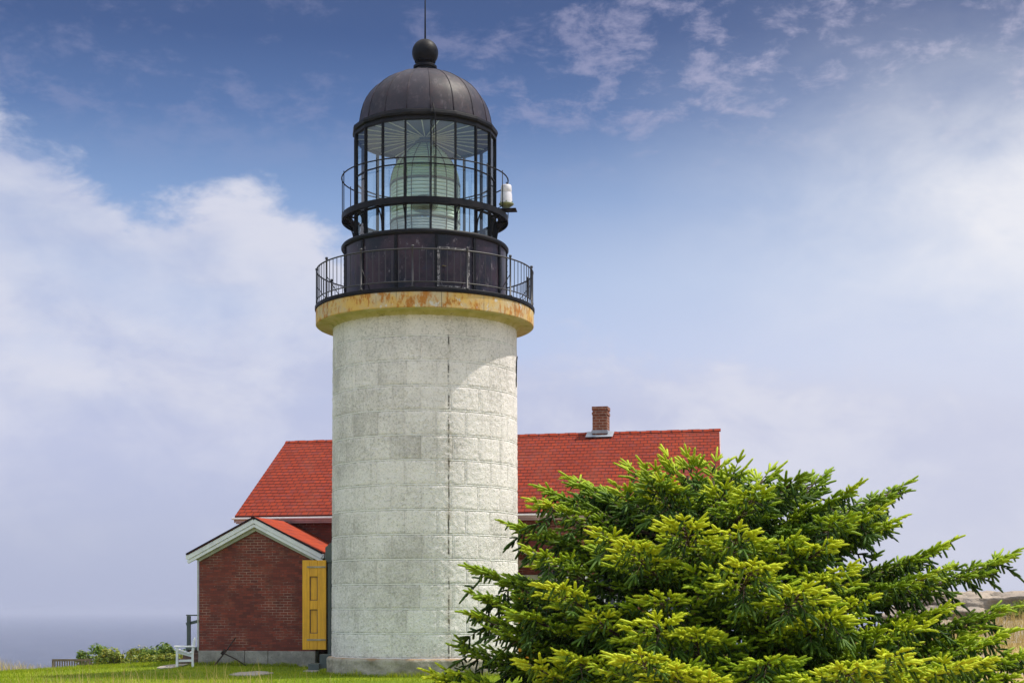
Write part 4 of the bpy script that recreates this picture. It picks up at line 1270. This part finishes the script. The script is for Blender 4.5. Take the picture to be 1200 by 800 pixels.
# broadleaf shrubs beyond the lawn
def leaf_mass(n, c, rad, seed, lumps=7, leaf=0.07):
    rg = np.random.default_rng(seed)
    L = rg.normal(0, 1, (lumps, 3)); L /= np.linalg.norm(L, axis=1, keepdims=True)
    L *= np.array(rad) * rg.uniform(0.25, 0.95, (lumps, 1)); L[:, 2] = L[:, 2] * 0.95 - 0.08 * rad[2]
    lr = rg.uniform(0.20, 0.46, lumps)
    w = rg.integers(0, lumps, n)
    D = rg.normal(0, 1, (n, 3)); D /= np.linalg.norm(D, axis=1, keepdims=True)
    P = np.array(c) + L[w] + D * (np.array(rad) * lr[w][:, None]) * (rg.random((n, 1)) ** 0.35)
    P[:, 2] = np.maximum(P[:, 2], c[2] - rad[2] * 1.5)
    N = D + rg.normal(0, 0.6, (n, 3)); N[:, 2] += 0.5
    N, A_, B_ = basis(N)
    sz = leaf * rg.uniform(0.6, 1.3, (n, 1))
    rot = rg.uniform(0, 2 * np.pi, (n, 1))
    T = A_ * np.cos(rot) + B_ * np.sin(rot); S = np.cross(N, T)
    V = np.concatenate([P - T * sz, P + S * sz * 0.45 + N * sz * 0.12, P + T * sz, P - S * sz * 0.45 + N * sz * 0.12], 0)
    i = np.arange(n)
    tris = np.concatenate([np.stack([i, i + n, i + 2 * n], 1), np.stack([i, i + 2 * n, i + 3 * n], 1)], 0)
    age_shade = np.tile(np.clip(rg.normal(0.45, 0.22, n), 0, 1), 4)
    return V, tris, age_shade
SH = [  # x, y, height of the foliage centre, radii, leaf colour, label, leaves
 (-15.3, 57.5, -0.15, (0.62, 0.5, 0.55), 'leaf', 'dark green bush rising behind the right end of the wooden bench', 2200),
 (-13.85, 54.5, 0.0, (0.70, 0.5, 0.50), 'leafy', 'low yellow-green bush between the bench and the gap in the bushes', 1700),
 (-12.75, 53.4, 0.12, (0.55, 0.4, 0.45), 'leafy', 'thin yellowish bush with open twigs standing alone in the row', 650),
 (-11.65, 53.0, 0.05, (0.85, 0.6, 0.55), 'leaf', 'tall green bush in the middle of the row with a raised top', 2600),
 (-11.3, 51.0, 0.0, (1.15, 0.4, 0.36), 'leafy', 'low spreading yellow-orange bush in front of the tall green bush', 1900),
 (-10.25, 52.0, 0.00, (1.0, 0.6, 0.50), 'leaf', 'dense dark bush left of the white chair with a pale flower on top', 3000),
 (-9.3, 50.6, -0.02, (0.55, 0.5, 0.46), 'leafy', 'yellow-green bush touching the steps behind the white chair', 1500),
]
for i, (x, y, hz, rad, mt, lab, cnt) in enumerate(SH):
    z = gh(x, y)
    o = thing('shrub', (x, y, z), lab, 'shrub', 'shrubs along the far edge of the lawn')
    V, T, a = leaf_mass(cnt, (x, y, hz), (rad[0], rad[1], rad[2] * 1.15), 40 + i, 20)
    hz = hz - z
    np_mesh('foliage', V, T, M[mt], o, a)
    m = MB(); rr = random.Random(i)
    for q in range(7):
        an = rr.random() * 6.28; e = (x + math.cos(an) * rad[0] * 0.6, y + math.sin(an) * rad[1] * 0.6, z + hz * (1 + rr.random() * 0.4))
        m.tube([(x + math.cos(an) * 0.05, y + math.sin(an) * 0.05, z - 0.05), (x + math.cos(an) * 0.15, y + math.sin(an) * 0.15, z + hz * 0.6), e], [0.018, 0.013, 0.006], 5)
    m.build('stem', M['bark'], o)
x, y = 14.75, 44.0; z = gh(x, y)
o = thing('heath_shrub', (x, y, z), 'low olive green bush on the golden grass rise at the right edge', 'shrub')
V, T, a = leaf_mass(2600, (15.0, 44.6, gh(15, 44.6) + 0.25), (1.25, 0.9, 0.32), 77, 9, 0.05)
np_mesh('foliage', V, T, M['leaf'], o, np.clip(a + 0.25, 0, 1))
m = MB()
for q in range(6): m.tube([(15 + q * 0.2 - 0.5, 44.5, z - 0.1), (15 + q * 0.25 - 0.6, 44.5, z + 0.4)], [0.015, 0.006], 5)
m.build('stem', M['bark'], o)

# ----------------------------------------------------------------------------- the spruce
TX, TY = 1.42, 11.3
TG = gh(TX, TY)
SP = thing('spruce_tree', (TX, TY, TG), 'low wide spruce with layered yellow-green boughs in the right foreground', 'tree')
rg = np.random.default_rng(2024)
shP, shD, shL, shA = [], [], [], []      # shoots: base, direction, length, tone of growth plus painted inner shade
twigs = MB()
def nrm(v): return v / (np.linalg.norm(v) + 1e-9)
UP = np.array([0, 0, 1.0])
def shoot(p, d, L, age_shade):
    shP.append(p); shD.append(nrm(d)); shL.append(L); shA.append(age_shade)

def spray(p0, dirv, L, age_shade, depth_side=1.0):
    """a flat second-order twig with shoots both sides and a few hanging below"""
    d = nrm(dirv)
    S = np.cross(d, UP); S = nrm(S)
    k = 0.05
    pts = [p0]
    pos = p0.copy(); tt = d.copy()
    side = 1 if rg.random() < 0.5 else -1
    while k < L:
        step = rg.uniform(0.028, 0.043)
        tt = nrm(tt + UP * rg.normal(0.012, 0.03) + S * rg.normal(0, 0.03))
        pos = pos + tt * step
        k += step
        f = k / L
        sl = (0.104 - 0.032 * f) * rg.uniform(0.75, 1.15)
        sd = nrm(tt * rg.uniform(0.6, 0.95) + S * side * rg.uniform(0.6, 0.95) + UP * rg.normal(0.05, 0.18))
        shoot(pos, sd, sl, age_shade * (0.75 + 0.25 * f) + rg.normal(0, 0.10))
        side = -side
        r = rg.random()
        if r < 0.36:
            shoot(pos, nrm(-UP * rg.uniform(0.6, 1.2) + tt * 0.5 + S * rg.normal(0, 0.3)), sl * 0.95, age_shade * 0.42 + rg.normal(0, 0.1))  # hanging shoots coloured darker, standing for shade under the twig
        elif r < 0.58:
            shoot(pos, nrm(UP * rg.uniform(0.4, 0.9) + tt * 0.9 + S * rg.normal(0, 0.25)), sl * 0.85, age_shade + rg.normal(0, 0.1))
    pts.append(pos)
    # terminal fan
    shoot(pos, tt, 0.12 * rg.uniform(0.85, 1.2), age_shade + 0.05)
    for sgn in (-1, 1):
        shoot(pos, nrm(tt + S * sgn * rg.uniform(0.45, 0.7) + UP * rg.normal(0.03, 0.1)), 0.10 * rg.uniform(0.8, 1.1), age_shade + 0.05)
    twigs.tube([p0, (p0 + pos) / 2 + UP * 0.004, pos], [0.005, 0.004, 0.0025], 3, cap=False)

limbs = MB()
def limb(P0, P1, age_shade=0.6, sag=0.10, start=0.22, dens=1.0, wide=1.0):
    P0, P1 = np.array(P0, float), np.array(P1, float)
    L = np.linalg.norm(P1 - P0)
    mid = P0 * 0.45 + P1 * 0.55 - UP * sag * L
    def q(t): return P0 * (1 - t) ** 2 + mid * 2 * t * (1 - t) + P1 * t * t
    limbs.tube([q(t) for t in (0, 0.2, 0.4, 0.6, 0.8, 0.97)], [0.008 + 0.011 * L, 0.006 + 0.009 * L, 0.011 + 0.003 * L, 0.009, 0.007, 0.004], 6, cap=False)
    t = start
    while t < 0.985:
        p = q(t); tg = nrm(q(min(1, t + 0.02)) - q(t - 0.02))
        S = nrm(np.cross(tg, UP))
        rem = (1 - t) * L
        for sgn in (-1, 1):
            if rg.random() > 0.93: continue
            tl = min(0.48 * wide, 0.11 + 0.48 * rem) * rg.uniform(0.65, 1.1)
            if t < 0.4: tl *= 0.8
            spd = nrm(tg * rg.uniform(0.65, 1.0) + S * sgn * rg.uniform(0.7, 1.0) + UP * rg.normal(0.02, 0.14))
            spray(p, spd, tl, age_shade * (0.22 + 0.78 * t) + rg.normal(0, 0.05))  # darker towards the trunk: shade inside the crown put into the colour
        if rg.random() < 0.55:
            shoot(p, nrm(tg + UP * rg.uniform(0.5, 1.1) + S * rg.normal(0, 0.35)), 0.11 * rg.uniform(0.7, 1.1), age_shade)
        if rg.random() < 0.55:
            spray(p, nrm(tg * 0.6 - UP * rg.uniform(0.5, 0.9) + S * rg.normal(0, 0.6)), 0.20 * rg.uniform(0.6, 1.2), age_shade * 0.35)  # hanging spray darkened as shade below the bough
        t += rg.uniform(0.055, 0.085) / L / dens
    p = q(1.0); tg = nrm(q(1.0) - q(0.95)); S = nrm(np.cross(tg, UP))
    spray(q(0.97), tg, 0.16, age_shade)
    for sgn in (-1, 1):
        spray(q(0.95), nrm(tg + S * sgn * 0.75 + UP * 0.08), 0.13 * rg.uniform(0.8, 1.2), age_shade)

F_ = 1834.0
def W3(px, py, dep):
    return np.array([(px - 600) / F_ * dep, dep, 1.65 + (715 - py) / F_ * dep])
def stem_at(z, lean=0.0):
    return np.array([TX + lean, TY, z])

# boughs that make the outline and the lit shelves in front: tip (measured on the tree), distance, bough rise, tone painted paler where lit
BOUGHS = [
 # left side
 (517, 788, 11.0, 0.02, 0.62), (545, 668, 11.2, 0.03, 0.45), (552, 700, 11.0, 0.02, 0.40), (592, 618, 11.4, 0.05, 0.50), (575, 742, 10.7, 0.00, 0.35),
 (632, 560, 11.5, 0.10, 0.50), (625, 592, 11.0, 0.06, 0.62), (662, 548, 11.7, 0.12, 0.55), (618, 650, 10.6, 0.02, 0.55), (600, 720, 10.5, 0.0, 0.45), (640, 690, 10.2, 0.02, 0.75),
 (640, 632, 11.7, 0.05, 0.45), (668, 655, 11.3, 0.04, 0.5), (598, 682, 11.7, 0.02, 0.4), (655, 702, 11.5, 0.0, 0.4), (692, 610, 11.5, 0.06, 0.5), (705, 662, 11.0, 0.02, 0.55), (575, 765, 11.4, 0.0, 0.45), (690, 575, 11.8, 0.10, 0.5), (622, 740, 11.2, 0, 0.45),
 (1090, 655, 11.7, 0.03, 0.5), (1050, 680, 11.4, 0.02, 0.5), (1010, 600, 11.9, 0.06, 0.5), (1150, 745, 11.0, 0.0, 0.6), (955, 600, 11.0, 0.06, 0.6),
 (1240, 760, 10.5, 0.0, 0.65), (1250, 792, 10.2, 0.0, 0.7), (1165, 775, 9.8, -0.02, 0.85), (1215, 815, 9.8, -0.02, 0.8),
 (495, 790, 11.0, 0.02, 0.7), (505, 815, 10.8, 0.0, 0.7), (545, 722, 10.9, 0.0, 0.45), (530, 760, 11.2, 0.0, 0.4),
 # top
 (735, 538, 11.9, 0.22, 0.60), (775, 532, 11.5, 0.3, 0.70), (800, 530, 11.2, 0.3, 0.65), (840, 536, 11.6, 0.3, 0.65), (868, 540, 11.0, 0.3, 0.62), (905, 545, 11.7, 0.25, 0.62), (718, 560, 11.0, 0.15, 0.6),
 (850, 560, 10.6, 0.2, 0.72), (770, 570, 10.5, 0.2, 0.75),
 # right side
 (970, 546, 11.8, 0.16, 0.45), (940, 560, 11.2, 0.18, 0.6), (1066, 572, 11.6, 0.10, 0.48), (1010, 560, 11.0, 0.12, 0.6), (1058, 612, 11.2, 0.07, 0.62), (1040, 600, 10.7, 0.05, 0.60),
 (1192, 652, 11.4, 0.02, 0.52), (1120, 640, 11.1, 0.03, 0.60), (1110, 672, 10.6, 0.02, 0.55), (1196, 712, 11.2, 0.0, 0.50), (1190, 745, 10.6, 0.0, 0.60), (1120, 715, 10.7, 0.0, 0.62), (1205, 790, 10.4, -0.02, 0.62),
 # lit shelves that come towards the lawn
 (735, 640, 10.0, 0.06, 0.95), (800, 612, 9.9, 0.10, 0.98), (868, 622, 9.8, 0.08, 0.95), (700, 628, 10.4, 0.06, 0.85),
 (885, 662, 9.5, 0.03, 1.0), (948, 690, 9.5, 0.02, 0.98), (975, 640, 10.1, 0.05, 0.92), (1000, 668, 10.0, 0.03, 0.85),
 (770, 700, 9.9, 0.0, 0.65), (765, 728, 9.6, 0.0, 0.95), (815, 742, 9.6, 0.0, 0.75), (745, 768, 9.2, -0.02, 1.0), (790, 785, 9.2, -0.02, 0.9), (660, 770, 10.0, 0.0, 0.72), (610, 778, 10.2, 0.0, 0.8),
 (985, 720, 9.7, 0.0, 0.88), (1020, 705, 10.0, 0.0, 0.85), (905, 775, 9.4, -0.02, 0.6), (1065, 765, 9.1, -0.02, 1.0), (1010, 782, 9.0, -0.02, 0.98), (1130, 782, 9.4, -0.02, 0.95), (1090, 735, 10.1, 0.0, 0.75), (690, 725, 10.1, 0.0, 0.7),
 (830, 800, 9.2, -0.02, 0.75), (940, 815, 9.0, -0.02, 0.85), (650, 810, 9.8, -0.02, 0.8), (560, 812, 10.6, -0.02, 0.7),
]
for px, py, dep, rise, age_shade in BOUGHS:
    tip = W3(px, py, dep)
    horiz = math.hypot(tip[0] - TX, tip[1] - TY)
    inb = np.array([TX - tip[0], TY - tip[1], 0.0]); tip = tip + inb / (horiz + 1e-6) * min(0.12, 0.3 * horiz); tip[2] -= 0.02 + (0.11 if py < 566 else 0.0)
    rise = min(rise, 0.18)
    z0 = tip[2] - rise - 0.16 * horiz - 0.05
    z0 = min(z0, 2.35)
    lean = max(-0.35, min(0.5, (tip[0] - TX) * 0.22))
    P0 = stem_at(z0, lean * max(0, (z0 - 0.8)) * 0.6)
    limb(P0, tip, min(1.0, age_shade + 0.20), sag=0.07 + 0.05 * rg.random(), start=0.30, wide=1.0)
for k in range(38):
    px, py, dep = rg.uniform(690, 1030), rg.uniform(545, 640), rg.uniform(10.1, 12.4)
    if py < 560 + max(0, px - 930) * 0.45 or py < 575 - 0.5 * min(60, px - 690): continue
    tip = W3(px, py, dep); horiz = math.hypot(tip[0] - TX, tip[1] - TY)
    z0 = min(2.3, tip[2] - 0.1 - 0.16 * horiz)
    limb(stem_at(z0, (tip[0] - TX) * 0.12), tip, rg.uniform(0.3, 0.85), sag=0.08, start=0.25)
# boughs behind and below, random
for k in range(20):
    z0 = rg.uniform(0.45, 1.9)
    a = rg.uniform(0.15, 2.99)           # away from the lawn side
    L = (2.0 - 0.55 * (z0 - 0.4)) * rg.uniform(0.75, 1.0)
    tip = np.array([TX + L * math.cos(a), TY + L * math.sin(a) * 0.85, z0 + rg.uniform(0.1, 0.45)])
    limb(stem_at(z0), tip, 0.45, sag=0.1, start=0.35, dens=0.75)
for k in range(12):
    a = rg.uniform(3.2, 6.2)
    z0 = rg.uniform(0.25, 0.75); L = 1.9 * rg.uniform(0.8, 1.0)
    tip = np.array([TX + L * math.cos(a), TY + L * math.sin(a), z0 + rg.uniform(0.0, 0.25)])
    limb(stem_at(z0), tip, 0.6, sag=0.1, start=0.4, dens=0.6)

# trunk with two leaning leaders
m = MB()
m.tube([(TX, TY, TG - 0.3), (TX + 0.01, TY, 0.5), (TX - 0.02, TY + 0.01, 1.2), (TX + 0.01, TY, 1.8), (TX - 0.08, TY, 2.3), (TX - 0.15, TY, 2.62)], [0.15, 0.12, 0.095, 0.07, 0.035, 0.012], 12)
m.tube([(TX, TY, 1.2), (TX + 0.14, TY + 0.02, 1.7), (TX + 0.26, TY + 0.02, 2.2), (TX + 0.3, TY, 2.5)], [0.07, 0.05, 0.028, 0.012], 10)
m.build('trunk', M['bark'], SP, smooth=True)
limbs.build('bough', M['bark'], SP, smooth=True)
twigs.build('twig', M['bark'], SP, smooth=True)

def build_shoots(Pb, D, L, A_):
    n = len(Pb)
    D, U_, V_ = basis(D)
    # fuzzy core: 6 sided, 4 rings and a tip
    rings = [(0.0, 0.25), (0.14, 0.85), (0.60, 1.0), (0.92, 0.86)]
    ns = 6
    rad = (0.0072 + 0.0022 * rg.random(n)) * (0.8 + L / 0.11 * 0.25)
    bend = (-UP[None, :] * rg.normal(0.10, 0.12, (n, 1)))
    vs, ages = [], []
    for f, rf in rings:
        c = Pb + D * (L * f)[:, None] + bend * (L * f * f)[:, None]
        for j in range(ns):
            a = 2 * np.pi * j / ns
            vs.append(c + (U_ * np.cos(a) + V_ * np.sin(a)) * (rad * rf)[:, None]); ages.append(A_ - 0.10 + 0.12 * f)
    tipc = Pb + D * L[:, None] + bend * L[:, None]
    vs.append(tipc); ages.append(A_ + 0.05)
    nv = len(vs)
    V = np.stack(vs, 1)          # n, nv, 3
    base = (np.arange(n) * nv)[:, None]
    q, t3 = [], []
    for i in range(3):
        for j in range(ns):
            q.append([i * ns + j, i * ns + (j + 1) % ns, (i + 1) * ns + (j + 1) % ns, (i + 1) * ns + j])
    for j in range(ns): t3.append([3 * ns + j, 3 * ns + (j + 1) % ns, 4 * ns])
    quads = (base[:, :, None] + np.array(q)[None]).reshape(-1, 4)
    tris = (base[:, :, None] + np.array(t3)[None]).reshape(-1, 3)
    V = V.reshape(-1, 3); ag = np.stack(ages, 1).reshape(-1)
    # needles
    K = 34
    f = np.linspace(0.06, 0.98, K)[None, :] + rg.normal(0, 0.015, (n, K))
    th = (np.arange(K) * 2.39996)[None, :] + rg.uniform(0, 6.28, (n, 1))
    prof = np.interp(f, [0, 0.14, 0.60, 0.92, 1.0], [0.25, 0.85, 1.0, 0.86, 0.4])
    rd = U_[:, None, :] * np.cos(th)[..., None] + V_[:, None, :] * np.sin(th)[..., None]
    c = Pb[:, None, :] + D[:, None, :] * (L[:, None] * f)[..., None] + bend[:, None, :] * (L[:, None] * f * f)[..., None]
    root = c + rd * (rad[:, None] * prof * 0.55)[..., None]
    ln = 0.0112 * rg.uniform(0.75, 1.2, (n, K))
    tip = root + (rd * 0.62 + D[:, None, :] * 0.85) * ln[..., None]
    tang = np.cross(rd, D[:, None, :])
    wv = tang * 0.0021
    NV = np.stack([root - wv, root + wv, tip], 2).reshape(-1, 3)
    nb_ = len(V)
    nt = (nb_ + np.arange(n * K * 3).reshape(-1, 3))
    na = np.stack([A_[:, None] + 0 * f, A_[:, None] + 0 * f, A_[:, None] + 0.12 + 0 * f], 2).reshape(-1)
    return np.concatenate([V, NV]), np.concatenate([tris, nt]), quads, np.clip(np.concatenate([ag, na]), 0, 1)
Pb, Dd, Ll, Aa = np.array(shP), np.array(shD), np.array(shL), np.clip(np.array(shA), 0.02, 1)
print('SHOOTS', len(Pb))
V, T, Q, ag = build_shoots(Pb, Dd, Ll, Aa)
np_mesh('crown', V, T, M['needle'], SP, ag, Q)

# ----------------------------------------------------------------------------- haze over the sea
m = MB(); hx = 24600.0
m.box((0, 0, (SEA - 1 - 8 + 19.0) / 2), (2 * hx, 2 * hx, 19.0 - (SEA - 9)))
hz_m = bpy.data.materials.new('sea_haze'); hz_m.use_nodes = True
t = NT(hz_m.node_tree); t.n.remove(t.n['Principled BSDF'])
pv = t.node('ShaderNodeVolumePrincipled')
pv.inputs['Color'].default_value = (0.56, 0.59, 0.74, 1); pv.inputs['Density'].default_value = 1.6e-4; pv.inputs['Anisotropy'].default_value = 0.0
t.link(pv.outputs[0], t.n['Material Output'].inputs['Volume'])
tag(m.build('haze', hz_m), kind='stuff')

# ----------------------------------------------------------------------------- sky and sun
SUN_AZ, SUN_EL = R(81), R(61)       # azimuth from the view direction, clockwise
world = bpy.data.worlds.new('World'); scene.world = world
world.use_nodes = True
t = NT(world.node_tree)
bg = t.n['Background']
tc = t.node('ShaderNodeTexCoord')
dirv = tc.outputs['Generated']
sep = t.node('ShaderNodeSeparateXYZ'); t.link(dirv, sep.inputs[0])
az = t.math('ARCTAN2', sep.outputs[0], sep.outputs[1])
el = t.math('ARCSINE', sep.outputs[2])
sky = t.node('ShaderNodeTexSky', sky_type='NISHITA')
sky.sun_disc = False; sky.sun_elevation = SUN_EL; sky.sun_rotation = SUN_AZ; sky.air_density = 1.0; sky.dust_density = 1.5; sky.ozone_density = 2.0
STR = 0.1
nish = sky.outputs[0]
# clear-sky colour by height (radiance / strength), lower sky milky, a deep blue band above it
def k10(c): return tuple(k for k in c)
el_n = t.math('DIVIDE', el, 1.0)
clear = t.ramp(el_n, [(0.0, (0.405, 0.44, 0.60)), (0.05, (0.435, 0.475, 0.64)), (0.11, (0.475, 0.525, 0.735)), (0.16, (0.43, 0.53, 0.78)), (0.205, (0.37, 0.49, 0.735)),
                      (0.255, (0.225, 0.345, 0.60)), (0.305, (0.110, 0.192, 0.405)), (0.35, (0.066, 0.118, 0.280)), (0.40, (0.062, 0.098, 0.222)), (0.55, (0.10, 0.17, 0.40))])
def scl(c, s_):
    n = t.node('ShaderNodeVectorMath', operation='SCALE'); t.link(c, n.inputs[0]); n.inputs[3].default_value = s_
    return n.outputs[0]
base = t.mix(t.sstep(el, 0.42, 0.75), clear, scl(nish, 0.16))
# left to right: whiter towards the sun side
rgt = t.sstep(az, -0.22, 0.30)
low = t.sstep(el, 0.31, 0.09)
base = t.mix(t.math('MULTIPLY', t.math('MULTIPLY', rgt, low), 0.66), base, (0.68, 0.69, 0.79))
# coordinates for cloud noise: direction, flattened
nv = t.mapping(dirv, (1, 1, 1.7))
n1 = t.noise(nv, 5.5, 8, 0.56, 0.2)
n2 = t.noise(nv, 16, 7, 0.62, 0.3)
n3 = t.noise(t.mapping(dirv, (1, 1, 2.0), (3.1, 0.7, 0.2)), 32, 8, 0.64, 0.2)
n4 = t.noise(t.mapping(dirv, (1, 1, 3.2), (1.1, 2.7, 0.9)), 3.2, 5, 0.55)
# 1: cumulus bank with a ragged top, height of its edge by azimuth
azn = t.math('MULTIPLY_ADD', az, 1.25, 0.5)
edge = t.ramp(azn, [(0.0, 0.27), (0.10, 0.300), (0.165, 0.275), (0.20, 0.245), (0.262, 0.262), (0.32, 0.245), (0.36, 0.222), (0.42, 0.218), (0.50, 0.192), (0.58, 0.182), (0.70, 0.165), (0.90, 0.168), (1.0, 0.16)])
dd = t.math('SUBTRACT', edge, el)
puff = t.math('ADD', t.math('MULTIPLY_ADD', n1, 0.15, -0.075), t.math('MULTIPLY_ADD', n2, 0.11, -0.055))
dd = t.math('ADD', dd, puff)
soft = t.ramp(azn, [(0.0, 0.026), (0.35, 0.028), (0.5, 0.036), (1.0, 0.045)])
bank = t.sstep(dd, -0.006, soft)
lowfade = t.sstep(el, 0.0, 0.15)
tex = t.math('MULTIPLY_ADD', t.sstep(t.math('ADD', n4, t.math('MULTIPLY_ADD', n1, 0.6, -0.3)), 0.30, 0.60), 0.42, 0.58)
amt = t.math('MULTIPLY', bank, t.math('MULTIPLY', lowfade, tex))
ccol = t.mix(t.sstep(t.math('ADD', t.math('MULTIPLY', n1, 0.6), t.math('MULTIPLY', n2, 0.4)), 0.38, 0.60), (0.49, 0.52, 0.69), (0.665, 0.675, 0.775))
base = t.mix(t.math('MULTIPLY', amt, 0.92), base, ccol)
# 2: broken wisps high up
hi = t.sstep(el, 0.255, 0.315)
side = t.math('MULTIPLY_ADD', t.sstep(az, -0.10, 0.14), 0.70, 0.30)
wq = t.math('ADD', t.math('MULTIPLY', n3, 0.75), t.math('MULTIPLY', n4, 0.35))
wisp = t.math('MULTIPLY', t.math('MULTIPLY', t.sstep(wq, 0.53, 0.72), hi), side)
base = t.mix(t.math('MULTIPLY', wisp, 0.66), base, (0.42, 0.41, 0.58))
# 3: bright thin cloud towards the sun on the right
ga = t.math('DIVIDE', t.math('SUBTRACT', az, 0.33), 0.17); ge = t.math('DIVIDE', t.math('SUBTRACT', el, 0.24), 0.085)
gg = t.math('ADD', t.math('MULTIPLY', ga, ga), t.math('MULTIPLY', ge, ge))
glow = t.math('EXPONENT', t.math('MULTIPLY', gg, -1.0))
glow = t.math('MULTIPLY', glow, t.math('MULTIPLY_ADD', t.math('ADD', t.math('MULTIPLY', n1, 0.6), t.math('MULTIPLY', n2, 0.4)), 2.6, -0.45), clamp=True)
base = t.mix(t.math('MULTIPLY', glow, 0.85), base, (0.84, 0.835, 0.87))
# behind the viewer: unseen, paler blue sky with large clouds added as fill light
front = t.sstep(sep.outputs[1], -0.05, 0.55)
rear = t.mix(t.sstep(n1, 0.42, 0.58), (0.42, 0.63, 0.90), (0.80, 0.90, 1.0))
base = t.mix(t.math('MULTIPLY', t.math('SUBTRACT', 1.0, front), t.sstep(el, 0.0, 0.12)), base, rear)
# 4: unseen overhead: thin bright cloud round the sun, added to lift shaded walls
over = t.sstep(el, 0.55, 0.95)
base = t.mix(t.math('MULTIPLY', over, t.sstep(n1, 0.30, 0.60)), base, (1.40, 1.34, 1.26))
# below the horizon: the same milky tone
base = t.mix(t.sstep(el, 0.0, -0.02), base, (0.40, 0.42, 0.60))
t.link(scl(base, 1 / STR), bg.inputs['Color'])
bg.inputs['Strength'].default_value = STR

sd = bpy.data.lights.new('sun', 'SUN')
sd.energy = 4.7; sd.angle = R(0.53); sd.color = (1.0, 0.925, 0.80)
so = bpy.data.objects.new('sun', sd); COL.objects.link(so)
sv = Vector((math.sin(SUN_AZ) * math.cos(SUN_EL), math.cos(SUN_AZ) * math.cos(SUN_EL), math.sin(SUN_EL)))
so.rotation_euler = sv.to_track_quat('Z', 'Y').to_euler()
so.location = (30, 10, 60)

# ----------------------------------------------------------------------------- render settings
scene.view_settings.view_transform = 'Standard'
scene.view_settings.look = 'None'
scene.view_settings.exposure = 0.1
scene.view_settings.gamma = 1.0
cy = scene.cycles
cy.max_bounces = 16; cy.diffuse_bounces = 3; cy.glossy_bounces = 4; cy.transmission_bounces = 14
cy.transparent_max_bounces = 40; cy.volume_bounces = 1
cy.use_denoising = True
cy.sample_clamp_indirect = 6.0
